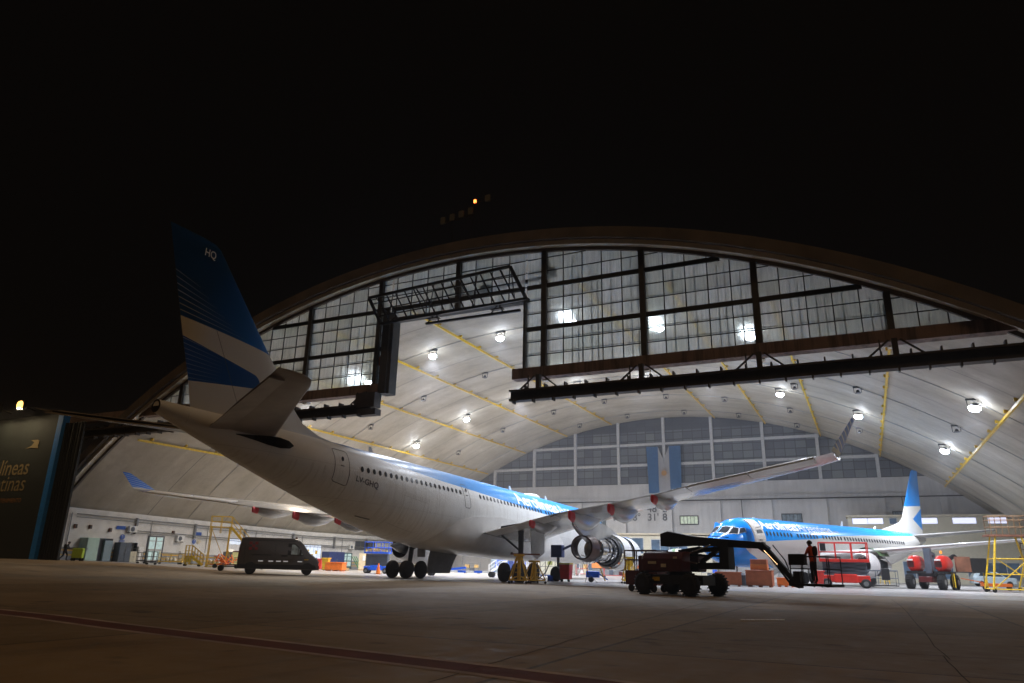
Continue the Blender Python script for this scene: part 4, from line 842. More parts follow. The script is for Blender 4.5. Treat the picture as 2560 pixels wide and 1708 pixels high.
# ================================================================ narrow-body airliner inside
N7 = bpy.data.objects.new('narrow_body_airliner', None); COL.objects.link(N7); N7.location = (16.83, -18.9, 0); N7.rotation_euler = (0, 0, radians(67.446))
tag(N7, 'smaller blue and white airliner inside the hangar, nose left, front door open', 'airliner')
F7 = [(0, 2.95, 2.85, .04), (.35, 3.4, 2.35, .5), (1, 3.85, 2.0, .9), (1.9, 4.35, 1.72, 1.3), (2.5, 4.85, 1.6, 1.5), (3.2, 5.2, 1.5, 1.68), (4.5, 5.43, 1.42, 1.84), (6, 5.5, 1.4, 1.88), (25, 5.5, 1.4, 1.88), (28, 5.5, 1.7, 1.84), (31, 5.47, 2.35, 1.65), (34, 5.4, 3.2, 1.25), (36.5, 5.3, 3.95, .8), (38.2, 5.15, 4.5, .35)]
def p7(s_, ang, off=0): t, bo, w = lerp_t(F7, s_); return Vector((s_, -(w+off)*cos(ang), (t+bo)/2+((t-bo)/2+off)*sin(ang)))
m, n, b = newmat('livery_blue', .22); P = n.xyz(); b.inputs['Specular IOR Level'].default_value = .35
up = n.ramp(n.m('DIVIDE', P[0], 40), [(p/40, z/6) for p, z in ((3, 3.2), (6, 3.55), (9, 3.72), (13, 3.95), (17, 4.35), (22, 4.62), (28, 4.80), (33, 5.0), (37, 5.18))])
lo = n.ramp(n.m('DIVIDE', P[0], 40), [(p/40, z/6) for p, z in ((2.2, 3.6), (2.9, 3.0), (3.6, 2.55), (5, 2.05), (7.5, 1.62), (10, 1.2))])
c1 = n.m('GREATER_THAN', P[2], n.m('MULTIPLY', up, 6)); c2 = n.m('LESS_THAN', P[2], n.m('MULTIPLY', lo, 6)); c3 = n.m('LESS_THAN', P[0], 2.4)
n.L.new(n.mixc(n.m('MAXIMUM', c1, n.m('MAXIMUM', c2, c3)), (.50, .485, .46), n.ramp(n.m('DIVIDE', P[0], 40), [(.05, (.004, .20, .70)), (.2, (.005, .27, .74)), (.5, (.02, .30, .74))])), b.inputs['Base Color'])
MB().loft([[p7(s_, 2*pi*i/48) for i in range(48)] for s_ in sorted(set([q[0] for q in F7]+[10, 14, 18, 22]))]).build('fuselage', 'livery_blue', N7, smooth=True)
def ang7(s_, z): t, bo, w = lerp_t(F7, s_); return math.asin(max(-1, min(1, (z-(t+bo)/2)/((t-bo)/2))))
w7 = None
def win7(s_):
    global w7
    a_ = ang7(s_, 4.16); p = p7(s_, a_, .01); ds = Vector((1, 0, 0)); da = (p7(s_, a_+.03)-p7(s_, a_-.03)).normalized(); nn = da.cross(ds).normalized()
    if nn.y > 0: nn = -nn
    if w7 is None: w7 = MB().prism([(0, .12*cos(2*pi*i/12), .19*sin(2*pi*i/12)) for i in range(12)], (.012, 0, 0)).build('window', 'cabin_window', N7); o = w7
    else: o = w7.copy(); COL.objects.link(o)
    o.matrix_local = Matrix(((nn.x, ds.x, da.x, p.x), (nn.y, ds.y, da.y, p.y), (nn.z, ds.z, da.z, p.z), (0, 0, 0, 1)))
for k in range(24): win7(18.23+.508*k)
for k in range(24):
    if k not in (8, 16): win7(5.9+.508*k)
# overwing exit frames
for s_ in (15.2, 16.9):
    q = [(s_, 4.75), (s_+.75, 4.75), (s_+.75, 3.6), (s_, 3.6), (s_, 4.75)]; B = MB()
    for (s1, z1_), (s2, z2_) in zip(q, q[1:]): B.bar(p7(s1, ang7(s1, z1_), .015), p7(s2, ang7(s2, z2_), .015), .07, .03)
    B.build('overwing_exit', 'cream', N7)
# cockpit windows
def quad7(pts, mt, name, off=.015):
    B = MB(); B.prism([p7(s_, ang7(s_, z), off) for s_, z in pts], (0, -.012, .004)); return B.build(name, mt, N7)
def patch7(q, mt, name, off):                          # q: four (s, angle in degrees) corners
    rings = []
    for i in range(7):
        t = i/6; a_ = (q[0][0]+(q[3][0]-q[0][0])*t, q[0][1]+(q[3][1]-q[0][1])*t); b_ = (q[1][0]+(q[2][0]-q[1][0])*t, q[1][1]+(q[2][1]-q[1][1])*t)
        rings.append([p7(a_[0]+(b_[0]-a_[0])*k/6, radians(a_[1]+(b_[1]-a_[1])*k/6), off) for k in range(7)])
    return MB().loft(rings, closed=False, caps=False).build(name, mt, N7, smooth=True, fix=False)
for q in ([(1.45, 82), (2.15, 84), (2.40, 58), (1.75, 52)], [(1.85, 48), (2.5, 54), (2.85, 42), (2.5, 29)], [(2.62, 28), (2.98, 40), (3.42, 37), (3.35, 26)], [(1.45, 98), (2.15, 96), (2.40, 122), (1.75, 128)]):
    cs, ca = sum(p[0] for p in q)/4, sum(p[1] for p in q)/4
    patch7([(cs+(p[0]-cs)*1.2, ca+(p[1]-ca)*1.16) for p in q], 'wing_white', 'cockpit_frame', .012); patch7(q, 'glass_dark', 'cockpit_window', .03)
# open door
ovl = lambda s0, z0, a_, b_, off, k=20: [p7(s0+a_*cos(2*pi*i/k)*(1 if True else 1), ang7(s0, max(1.5, min(5.4, z0+b_*sin(2*pi*i/k)))), off) for i in range(k)]
MB().prism(ovl(4.75, 4.15, .48, 1.02, .02), (0, -.02, 0)).build('door_opening', 'cabin_window', N7)
B = MB(); pts = []
for i in range(9):
    z = 3.15+2.0*i/8; a_ = ang7(4.3, z); y = -(1.88*cos(a_)+.45); pts.append((y, z))
dr = MB().loft([[(3.3, y, z), (4.2, y-.3, z), (4.2, y-.46, z), (3.3, y-.16, z)] for y, z in pts]).build('cabin_door', mat('door_cream', (.62, .57, .52), .5, var=.1, scale=5), N7)
MB().lathe((3.8, pts[4][0]-.33, 4.1), (-.3, -1, 0), [(0, .30), (.02, .28)], 16).box(3.6, 4.0, pts[2][0]-.36, pts[2][0]-.3, 3.5, 3.6).bar((3.5, pts[5][0]-.3, 4.5), (4.0, pts[5][0]-.42, 4.6), .05).build('door_fittings', 'grey_steel', dr)
f7 = lambda s0, z0: (lambda u, v: p7(s0+u, ang7(s0, z0)+v/1.97, .02))
o_, w_ = wrap_text('Aerol\u00edneas', 0, 0, 1.28, 'text_white', .03, parent=N7, fn=f7(5.55, 4.55)); wrap_text('Argentinas', 0, 0, 1.28, 'text_white', -.006, parent=N7, fn=f7(5.55+w_+.1, 4.55))
wrap_text('LV-CXT', 0, 0, .5, 'text_dark', parent=N7, fn=f7(29.2, 3.6)) if False else None
def surf7(st, sd=1, vertical=False):
    rings = []
    for y, sl_, zl, st_, zt, th in st:
        c_ = st_-sl_; rings.append([Vector((sl_+c_*x, (-sd*y if not vertical else yy_*th*c_), (zl+(zt-zl)*x+yy_*th*c_) if not vertical else y)) for x, yy_ in AF])
    return MB().loft(rings)
for sd in (1, -1):
    surf7([(1.2, 13.2, 2.5, 20.6, 2.2, .13), (5.5, 16.0, 3.05, 20.8, 2.9, .10), (11, 19.4, 3.65, 22.3, 3.6, .09), (17.1, 23.1, 4.3, 24.9, 4.25, .08)], sd).build('wing', 'wing_metal' if sd < 0 else 'cowl_white', N7, smooth=True)
    MB().loft([[Vector((sl_+(st_-sl_)*x, -sd*(y+yy_*.07), z)) for x, yy_ in AF] for sl_, st_, y, z in ((23.2, 24.9, 17.1, 4.3), (23.8, 25.1, 17.5, 4.9), (24.9, 25.6, 17.9, 6.6))]).build('winglet', 'blue_tail', N7, smooth=True) if 'blue_tail' in MT else (mat('blue_tail', (.01, .22, .70), .35, var=.04), MB().loft([[Vector((sl_+(st_-sl_)*x, -sd*(y+yy_*.07), z)) for x, yy_ in AF] for sl_, st_, y, z in ((23.2, 24.9, 17.1, 4.3), (23.8, 25.1, 17.5, 4.9), (24.9, 25.6, 17.9, 6.6))]).build('winglet', 'blue_tail', N7, smooth=True))
    surf7([(.3, 33.6, 5.0, 38.0, 4.9, .09), (7.1, 38.4, 5.75, 39.7, 5.7, .08)], sd).build('tailplane', 'wing_skin', N7, smooth=True)
    c_ = (14.6, -sd*4.83, 1.8)
    e = MB().lathe(c_, (1, 0, 0), [(.25, .80), (0, .95), (.15, 1.04), (1.2, 1.12), (1.3, 1.12)], 32, cap=False).lathe(c_, (1, 0, 0), [(3.1, .9), (4.3, .62)], 32, cap=False).build('engine_nacelle', 'cowl_white', N7, smooth=True)
    MB().lathe(c_, (1, 0, 0), [(1.0, .84), (2.0, .80), (3.2, .6), (4.6, .38), (5.2, .1)], 24).build('engine_core', 'dark_steel', e, smooth=True)
    for s2 in (1, -1): MB().lathe((c_[0]+1.3, c_[1], c_[2]+.25), (1, 0, 0), [(0, 1.28), (1.9, 1.2)], 12, a0=(.1 if s2 > 0 else pi-.1-1.05)+.35*s2, a1=(.1 if s2 > 0 else pi-.1-1.05)+.35*s2+1.05, cap=False).build('open_cowl', mat('primer_green', (.12, .22, .10), .6, var=.2), e)
    MB().box(15.0, 19, -sd*4.83-.15, -sd*4.83+.15, 2.4, 3.0).build('engine_pylon', 'wing_skin', N7)
    G_ = MB().cyl((19.3, -sd*2.86, .55), (19.3, -sd*2.86, 2.1), .1).build('main_gear', 'grey_steel', N7)
    for dy in (-.43, .43): MB().wheel((19.3, -sd*2.86+dy, .56), (0, 1, 0), .56, .36, 20).build('wheel', 'black_rubber', G_)
G_ = MB().cyl((3.9, 0, .35), (3.9, 0, 1.9), .08).build('nose_gear', 'grey_steel', N7)
for dy in (-.2, .2): MB().wheel((3.9, dy, .35), (0, 1, 0), .35, .2, 18).build('wheel', 'black_rubber', G_)
m, n, b = newmat('small_fin', .35); P = n.xyz()
topb = n.m('GREATER_THAN', P[2], n.m('ADD', 8.25, n.m('MULTIPLY', n.m('SUBTRACT', P[0], 35), .07)))
tri = n.m('LESS_THAN', n.m('ABSOLUTE', n.m('SUBTRACT', P[2], n.m('ADD', 6.95, n.m('MULTIPLY', n.m('SUBTRACT', P[0], 37), .0)))), n.m('MULTIPLY', n.m('SUBTRACT', P[0], 36.2), .50))
n.L.new(n.mixc(n.m('MAXIMUM', topb, tri), (.70, .68, .64), n.mixc(n.noise(.5, 3), (.01, .16, .55), (.01, .28, .75))), b.inputs['Base Color'])
surf7([(4.9, 31.8, 0, 38.3, 0, .07), (6.3, 33.4, 0, 38.5, 0, .07), (7.3, 34.2, 0, 38.62, 0, .07), (12.3, 37.55, 0, 39.15, 0, .06), (12.5, 37.9, 0, 39.15, 0, .04)], vertical=True).build('fin', 'small_fin', N7, smooth=True)
MB().loft([[(s_, -w, 5.3), (s_+.2, -.02, h), (s_+.2, .02, h), (s_, w, 5.3)] for s_, h, w in ((28.5, 5.45, .05), (31, 5.95, .14), (33, 6.45, .18), (34.0, 7.1, .18))]).build('dorsal_fillet', 'wing_white', N7, smooth=True)
for s_, h in ((21.0, .45), (27.5, .3), (6.5, .1)): MB().prism([(s_, -.02, 5.48), (s_+.4, -.02, 5.48), (s_+.45, -.02, 5.5+h), (s_+.25, -.02, 5.5+h)], (0, .04, 0)).build('antenna', 'wing_white', N7)
# ================================================================ people
def person(x, y, z, rz, label, pose, cols, group=None):
    # pose: dict of joints (metres, +x = facing direction, +y = left)
    J = pose; names = list(J); idx = {k: i for i, k in enumerate(names)}
    E_ = [('pelvis', 'belly'), ('belly', 'chest'), ('chest', 'neck'), ('neck', 'jaw'), ('jaw', 'head'), ('head', 'crown')]
    for s_ in 'LR': E_ += [('chest', 'sh'+s_), ('sh'+s_, 'el'+s_), ('el'+s_, 'wr'+s_), ('wr'+s_, 'pa'+s_), ('pelvis', 'hi'+s_), ('hi'+s_, 'kn'+s_), ('kn'+s_, 'an'+s_), ('an'+s_, 'to'+s_)]
    R_ = dict(pelvis=.145, belly=.135, chest=.155, neck=.06, jaw=.075, head=.10, crown=.075, shL=.075, elL=.05, wrL=.034, paL=.038, hiL=.10, knL=.066, anL=.045, toL=.04)
    V = [Vector(J[k]) for k in names]; rad = [R_[k[:-1]+'L' if k[-1] in 'LR' and k[:-1]+'L' in R_ else k] for k in names]; ed = [(idx[a_], idx[b_]) for a_, b_ in E_]
    for s_ in 'LR':
        w, p = Vector(J['wr'+s_]), Vector(J['pa'+s_]); d = (p-w).normalized(); sd = d.cross(Vector((0, 0, 1)))
        sd = sd.normalized() if sd.length > .1 else Vector((0, 1, 0)); dn = sd.cross(d).normalized()
        for k, (off, ln_) in enumerate(((-.03, .065), (-.01, .078), (.01, .074), (.03, .058))):
            a_ = p+sd*off+d*.02; b_ = a_+d*ln_*.55; c_ = b_+(d*.5-dn*.6)*ln_*.5; o = len(V); V += [a_, b_, c_]; rad += [.011, .0095, .008]; ed += [(idx['pa'+s_], o), (o, o+1), (o+1, o+2)]
        o = len(V); V += [w+d*.03+sd*.035, w+d*.06+sd*.06-dn*.01]; rad += [.012, .009]; ed += [(idx['wr'+s_], o), (o, o+1)]
    me = bpy.data.meshes.new('person'); me.from_pydata([tuple(v) for v in V], ed, []); o = bpy.data.objects.new('person', me); COL.objects.link(o)
    md = o.modifiers.new('s', 'SKIN'); md.use_smooth_shade = True
    for i, v in enumerate(me.skin_vertices[0].data): v.radius = (rad[i], rad[i]); v.use_root = (i == idx['pelvis'])
    md2 = o.modifiers.new('u', 'SUBSURF'); md2.levels = 2; md2.render_levels = 2
    dg = bpy.context.evaluated_depsgraph_get(); me2 = bpy.data.meshes.new_from_object(o.evaluated_get(dg)); o.modifiers.clear(); o.data = me2
    hz, nz = J['pelvis'][2], J['neck'][2]; me2.materials.clear()
    for c_ in cols: me2.materials.append(MT[c_])
    hands = [Vector(J['pa'+s_]) for s_ in 'LR']; neck = Vector(J['neck'])
    for p in me2.polygons:
        c_ = p.center; p.use_smooth = True
        if c_.z > nz+.02 or min((c_-h).length for h in hands) < .13: p.material_index = 2
        elif c_.z > hz-.06: p.material_index = 0
        elif c_.z < .11+J.get('foot', 0): p.material_index = 3
        else: p.material_index = 1
    o.location = LW(x, y, z); o.rotation_euler = (0, 0, rz+TH); tag(o, label, 'person', group)
    hd = Vector(J['head']); B = MB(); ch = Vector(J['chest']); B.lathe(ch+Vector((-.19, 0, -.22)), (0, 0, 1), [(0, .05), (.05, .10), (.3, .11), (.4, .05)], 12); B.build('backpack', 'dark_cloth', o, smooth=True); B = MB(); B.lathe(hd+Vector((-.015, 0, -.01)), (-.12, 0, 1), [(-.02, .112), (.04, .118), (.09, .10), (.125, .06), (.14, .005)], 16); B.build('hair', 'black_paint', o, smooth=True)
    B = MB(); B.lathe(hd+Vector((.095, 0, -.015)), (1, 0, -.2), [(0, .022), (.028, .008)], 8); B.build('nose', 'skin', o)
    B = MB()
    for s_ in (-1, 1): B.lathe(hd+Vector((.088, s_*.034, .012)), (1, 0, 0), [(0, .014), (.008, .004)], 8)
    B.build('eyes', 'black_paint', o)
    B = MB()
    for s_ in (-1, 1): B.lathe(hd+Vector((-.005, s_*.098, -.01)), (0, s_, 0), [(0, .028), (.018, .02)], 8)
    B.build('ears', 'skin', o); return o
mat('orange_jacket', (.62, .08, .02), .8, var=.15, scale=6); mat('dark_cloth', (.018, .02, .028), .9, var=.2, scale=6); mat('skin_dim', (.22, .13, .09), .6, var=.05)
walk = dict(pelvis=(0, 0, .93), belly=(.04, 0, 1.1), chest=(.13, 0, 1.32), neck=(.19, 0, 1.47), jaw=(.24, 0, 1.53), head=(.25, 0, 1.61), crown=(.24, 0, 1.69), shL=(.12, .19, 1.38), elL=(.24, .24, 1.14), wrL=(.46, .20, 1.06), paL=(.52, .19, 1.05), shR=(.12, -.19, 1.38), elR=(.22, -.24, 1.13), wrR=(.45, -.20, 1.05), paR=(.52, -.19, 1.04),
            hiL=(0, .10, .90), knL=(.22, .11, .52), anL=(.18, .10, .10), toL=(.32, .11, .05), hiR=(0, -.10, .90), knR=(-.04, -.11, .50), anR=(-.34, -.10, .16), toR=(-.24, -.11, .05))
stand = dict(pelvis=(0, 0, .95), belly=(.02, 0, 1.12), chest=(.06, 0, 1.34), neck=(.07, 0, 1.50), jaw=(.11, 0, 1.56), head=(.11, 0, 1.64), crown=(.10, 0, 1.72), shL=(.05, .20, 1.41), elL=(.16, .26, 1.16), wrL=(.40, .20, 1.12), paL=(.47, .18, 1.11), shR=(.05, -.20, 1.41), elR=(.10, -.28, 1.14), wrR=(.34, -.24, 1.10), paR=(.41, -.23, 1.09),
             hiL=(0, .10, .92), knL=(.03, .12, .51), anL=(-.01, .12, .10), toL=(.13, .14, .05), hiR=(0, -.10, .92), knR=(.02, -.12, .51), anR=(-.03, -.12, .10), toR=(.11, -.14, .05))
# ================================================================ vehicles and equipment
def gp_(a, b): p = gnd(a, b); return p.x, p.y
# --- van
def van():
    x, y = -17.15, -2.55; T = thing('delivery_van', x, y, None, radians(43), 'dim panel van with checkered emblem and reflective dashes along its side', 'van')
    # local: x forward from rear axle, y left; near (camera) side is y=-
    prof = [(-1.0, .48), (-1.02, 1.0), (-.98, 1.9), (-.86, 2.58), (-.6, 2.68), (3.1, 2.66), (3.55, 2.55), (3.95, 2.2), (4.45, 1.58), (4.75, 1.42), (5.1, 1.12), (5.2, .9), (5.22, .5), (5.1, .36), (4.85, .34), (-.9, .40)]
    rings = []
    for yy, ins in ((-1.0, .10), (-.97, .03), (-.9, 0), (.9, 0), (.97, .03), (1.0, .10)):
        rings.append([(px_+(ins*.6 if px_ < 1 else -ins*.8 if px_ > 3 else 0), yy*(1 if z < 1.6 else 1-.07*(z-1.6)), z-(ins if z > 2.4 else 0)) for px_, z in prof])
    MB().loft(rings).build('body', mat('van_paint_shaded', (.085, .08, .08), .3, var=.04), T, smooth=True)  # white van; its backlit shade is put into this dark colour
    def side(poly, mt, name, off=.012, par=T):
        return MB().prism([(px_, -1.0*(1 if z < 1.6 else 1-.07*(z-1.6))-off+.006, z) for px_, z in poly], (0, .01, 0)).build(name, mt, par)
    side([(2.72, 1.42), (2.74, 2.28), (3.25, 2.28), (3.55, 2.05), (4.02, 1.45), (3.9, 1.38)], 'black_paint', 'window_surround', .006); side([(2.98, 1.48), (3.0, 2.2), (3.22, 2.2), (3.5, 1.98), (3.5, 1.46)], 'van_glass' if 'van_glass' in MT else mat('van_glass', (.40, .50, .55), .1, var=.4, scale=3), 'side_window', .018)  # pale glass colour stands in for the bright hangar seen through the cab
    side([(3.56, 1.46), (3.56, 1.93), (3.92, 1.46)], 'van_glass', 'side_window', .018)
    side([(-.95, .42), (-.95, .72), (4.9, .72), (5.1, .42)], 'black_paint', 'side_trim', .008)
    for x0 in (.55, 1.32, 1.9, 2.45, 3.55): side([(x0, .93), (x0, 1.0), (x0+.36, 1.0), (x0+.36, .93)], mat('reflector_glow', (.85, .85, .85), .4, var=0, emit=.25, ecol=(.8, .8, .85)), 'reflective_strip', .012)  # faint glow put into the strips in place of reflected light
    side([(-.02, 1.38), (-.02, 1.43), (1.5, 1.43), (1.5, 1.38)], 'black_paint', 'door_rail', .012); side([(2.25, 1.3), (2.25, 1.42), (2.72, 1.42), (2.72, 1.3)], 'black_paint', 'door_handle', .014)
    side([(4.05, 1.08), (4.05, 1.15), (4.38, 1.15), (4.38, 1.08)], 'yellow_paint', 'label', .012)
    for i in range(3):
        for j in range(3):
            if (i+j) % 2 == 0: side([(-.25+i*.22, 1.75+j*.2), (-.25+i*.22, 1.95+j*.2), (-.03+i*.22, 1.95+j*.2), (-.03+i*.22, 1.75+j*.2)], mat('emblem_red', (.25, .02, .02), .5, var=0), 'emblem', .012)
    MB().prism([(3.62, -.85, 2.46), (3.62, .85, 2.46), (4.42, .93, 1.6), (4.42, -.93, 1.6)], (.02, 0, .02)).build('windscreen', 'glass_dark', T)
    MB().box(5.0, 5.26, -.98, .98, .36, .66).build('bumper', 'black_paint', T)
    MB().prism([(4.8, -1.01, 1.05), (5.0, -1.01, 1.3), (5.16, -.8, 1.05), (5.16, -.8, .88)], (0, .12, 0)).build('headlight', 'glass_dark', T)
    MB().bar((3.7, -1.0, 1.55), (3.75, -1.18, 1.6), .05).box(3.62, 3.78, -1.30, -1.08, 1.42, 1.82).build('mirror', 'black_paint', T)
    MB().lathe((3.3, -.3, 2.6), (0, 0, 1), [(0, .10), (.16, .08), (.18, .02)], 12).build('beacon', 'dark_red', T)
    MB().box(-1.12, -.98, -.8, .8, .42, .6).build('rear_step', 'black_paint', T)
    for x0 in (-.55, 1.75, 2.68, 4.08): side([(x0, .75), (x0, 2.2 if x0 < 3 else 1.4), (x0+.02, 2.2 if x0 < 3 else 1.4), (x0+.02, .75)], 'black_paint', 'panel_gap', .011)
    for xc in (0, 4.33): side([(xc+.5*cos(pi*k/10), .42+.46*sin(pi*k/10)) for k in range(11)], 'black_paint', 'wheel_arch', .015)
    side([(-.96, 1.1), (-.95, 1.75), (-.86, 1.75), (-.87, 1.1)], 'dark_red', 'tail_lamp', .013); side([(-.7, 2.44), (-.7, 2.47), (3.3, 2.47), (3.3, 2.44)], 'black_paint', 'roof_gutter', .012)
    MB().box(5.2, 5.28, -.3, .3, .5, .62).build('number_plate', 'white_paint', T); MB().box(5.14, 5.24, -.6, .6, .86, 1.0).build('grille', 'black_paint', T)
    for xx in (0, 4.33):
        for yy in (-.86, .86):
            w = MB().wheel((xx, yy, .38), (0, 1, 0), .40, .26, 26).build('wheel', 'black_rubber', T, smooth=True); MB().lathe((xx, yy-.12, .35), (0, 1, 0), [(0, .2), (.24, .2)], 18).build('hub', 'dark_steel', w)
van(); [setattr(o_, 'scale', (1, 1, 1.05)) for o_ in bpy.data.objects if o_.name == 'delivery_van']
# --- dark articulated boom lift, work basket lowered to the right
def boom_dark():
    T = thing('boom_lift', 19.3, -10.4, 0, radians(-24), 'dark red boom lift in silhouette, arm reaching right to a lowered basket', 'boom lift')
    R = lambda px_, pz: None
    # local x along the boom toward basket. wheels 1.05 m
    MB().box(-1.9, .9, -.95, .95, .55, .95).box(-2.2, -1.6, -.5, .5, .5, .85).box(.6, 1.3, -.5, .5, .5, .9).build('chassis', 'black_paint', T)
    for xx in (-1.75, 1.0):
        for yy in (-1.12, 1.12):
            w = MB().wheel((xx, yy, .53), (0, 1, 0), .50, .42, 28, lug=20).build('wheel', 'black_rubber', T); MB().lathe((xx, yy-.22, .53), (0, 1, 0), [(0, .2), (.44, .2)], 16).build('hub', 'dark_steel', w)
    MB().cyl((-.4, 0, .9), (-.4, 0, 1.1), .6, 20).build('slew_ring', 'black_paint', T)
    hd = MB().loft([[(x_, y_, z) for y_, z in ((-1.02, 1.1), (-1.05, 1.7), (-.85, 2.0), (-.3, 2.05), (-.3, 1.1))] for x_ in (-1.95, -1.8, .3, .5)]).build('engine_hood', 'dark_red', T, bevel=.06)
    MB().loft([[(x_, y_, z) for y_, z in ((1.02, 1.1), (1.05, 1.7), (.85, 1.95), (.3, 2.0), (.3, 1.1))] for x_ in (-1.95, .5)]).build('engine_hood', 'dark_red', T, bevel=.06)
    MB().box(-2.25, -1.96, -.95, .95, 1.05, 1.85).build('counterweight', 'dark_red', T, bevel=.05)
    MB().loft([[(x_, -.22, z-h), (x_, .22, z-h), (x_, .22, z+h), (x_, -.22, z+h)] for x_, z, h in ((-1.35, 2.62, .30), (-.9, 2.66, .38), (.6, 2.55, .22), (2.7, 2.42, .17), (4.3, 2.32, .15))]).build('upper_boom', 'black_paint', T, bevel=.02)
    MB().bar((-.3, 0, 2.0), (.9, 0, 2.15), .3, .28).bar((.6, 0, 2.1), (2.3, 0, 2.2), .24, .2).bar((.9, .0, 1.55), (2.0, 0, 2.2), .18).build('lift_arm', 'black_paint', T)
    MB().box(2.1, 2.6, -.25, .25, 1.25, 2.5).build('knuckle', 'black_paint', T)
    MB().bar((-.6, 0, 1.35), (2.4, 0, 1.42), .34, .3).bar((-.2, 0, 1.9), (2.3, 0, 1.85), .12, .1).build('lower_boom', 'black_paint', T)
    MB().bar((4.2, 0, 2.42), (5.65, 0, .85), .17, .2).bar((4.35, .0, 2.15), (5.45, 0, .75), .09).bar((4.2, 0, 2.3), (4.5, 0, 2.1), .3).build('jib', 'black_paint', T)
    MB().bar((5.5, 0, .8), (5.95, 0, .7), .4, .3).build('rotator', 'black_paint', T)
    B = MB().box(5.75, 7.55, -.55, .55, .66, .76); B.build('basket_floor', 'black_paint', T)
    B = MB()
    for z in (1.35, 1.85): B.pipe([(5.8, -.52, z), (7.5, -.52, z), (7.5, .52, z), (5.8, .52, z), (5.8, -.52, z)], .025, 6)
    for xx in (5.8, 6.3, 6.9, 7.5):
        for yy in (-.52, .52): B.cyl((xx, yy, .76), (xx, yy, 1.86), .022, 6)
    B.build('basket_rail', 'dark_steel', T)
    MB().box(5.78, 6.5, -.62, -.35, 1.5, 1.95).box(5.9, 6.2, -.55, -.2, .78, 1.25).build('control_box', 'black_paint', T, bevel=.02)
    MB().cyl((.2, -.3, 1.9), (1.7, -.3, 2.35), .045).cyl((-.6, -.3, 1.65), (.9, -.28, 1.5), .05).cyl((4.4, -.16, 2.1), (5.0, -.16, 1.5), .035).build('hydraulic_ram', 'bright_steel', T)
    for a_ in ((-1.5, 1.45, .5, .12), (-.7, 1.3, .3, .16), (.05, 1.7, .22, .1)): MB().box(a_[0], a_[0]+a_[2], -1.075, -1.056, a_[1], a_[1]+a_[3]).build('decal', 'cream', T)
    MB().box(-1.4, -.9, -.97, -.953, .66, .84).build('warning_plate', 'yellow_paint', T)
    B = MB().pipe([(5.5, .1, 1.0), (5.2, .15, 1.7), (4.7, .1, 2.35)], .025, 6).pipe([(.4, .2, 2.5), (1.1, .22, 2.05), (1.8, .2, 2.4)], .025, 6).pipe([(.5, -.1, 2.85), (2.6, -.12, 2.7)], .02, 6); B.build('hoses', 'black_paint', T)
    return T
BT = boom_dark()
MB_P = BT.matrix_world
def boom_pt(lx, ly, lz):
    c_, s_ = cos(radians(-24)), sin(radians(-24)); return 19.3+lx*c_-ly*s_, -10.4+lx*s_+ly*c_, lz
px_, py_, pz_ = boom_pt(6.55, .05, .77)
person(px_, py_, pz_, radians(150), 'person in a red-orange jacket standing in the lowered basket of the boom lift', stand, ('orange_jacket', 'dark_cloth', 'skin_dim', 'black_rubber'))
# --- engine core on a red stand, left of the boom lift
x, y = gp_(1622, 1480)
T = thing('engine_stand', x, y, 0, radians(-24), 'dark red rail stand on wheels, left of the dark boom lift', 'stand')
B = MB().box(-1.2, 1.0, -.5, .5, .35, 1.1); B.build('base', 'dark_red', T)
B = MB()
for z in (1.65, 2.15): B.pipe([(-1.2, -.5, z), (1.0, -.5, z)], .04, 6).pipe([(-1.2, .5, z), (1.0, .5, z)], .04, 6).pipe([(-1.2, -.5, z), (-1.2, .5, z)], .04, 6)
for xx in (-1.2, -.5, .3, 1.0):
    for yy in (-.5, .5): B.cyl((xx, yy, 1.1), (xx, yy, 2.17), .035, 6)
B.build('guard_rail', 'dark_red', T)
for xx in (-.85, .7):
    for yy in (-.42, .42): MB().wheel((xx, yy, .2), (0, 1, 0), .2, .14, 16).build('wheel', 'black_rubber', T)
# --- bare engines on floor cradles behind
def engine_unit(x, y, rz, label, scale=1, z0=1.7):
    T = thing('bare_engine', x, y, 0, rz, label, 'engine')
    B = MB().lathe((-1.5, 0, z0), (1, 0, 0), [(0, .4), (.2, .75), (.7, .82), (.75, .6), (1.5, .62), (1.6, .9), (2.2, 1.05), (2.8, 1.05)], 28, cap=False); B.build('core', 'grey_steel', T, smooth=True)
    for s_, mt in ((.75, 'primer_green'), (1.0, 'cream'), (1.25, 'wing_white')): MB().lathe((s_-.05, 0, z0), (1, 0, 0), [(0, 1.08), (.22, 1.09)], 28, cap=False).build('case_band', mt, T, smooth=True)
    B = MB()
    for i in range(26): a_ = random.uniform(0, 6.28); r_ = .72; B.pipe([(random.uniform(-1.4, -.9), r_*cos(a_), z0+r_*sin(a_)), (random.uniform(-.7, 0), (r_+.12)*cos(a_+.3), z0+(r_+.12)*sin(a_+.3)), (random.uniform(0, .5), r_*cos(a_+.5), z0+r_*sin(a_+.5))], .03, 5)
    B.build('pipework', 'bright_steel', T)
    B = MB().box(-1.4, 1.3, -.8, -.65, .35, .5).box(-1.4, 1.3, .65, .8, .35, .5)
    for xx in (-1.1, 1.0): B.box(xx-.07, xx+.07, -.8, .8, .35, .48).bar((xx, -.72, .5), (xx, -.9, z0), .1).bar((xx, .72, .5), (xx, .9, z0), .1)
    B.build('cradle', 'yellow_paint', T)
    for xx in (-1.2, 1.1):
        for yy in (-.72, .72): MB().wheel((xx, yy, .17), (0, 1, 0), .17, .1, 14).build('wheel', 'black_rubber', T)
x, y = gp_(1640, 1461); engine_unit(x, y+3, radians(10), 'bare engine core with green and cream bands on a cradle behind the dark red stand')
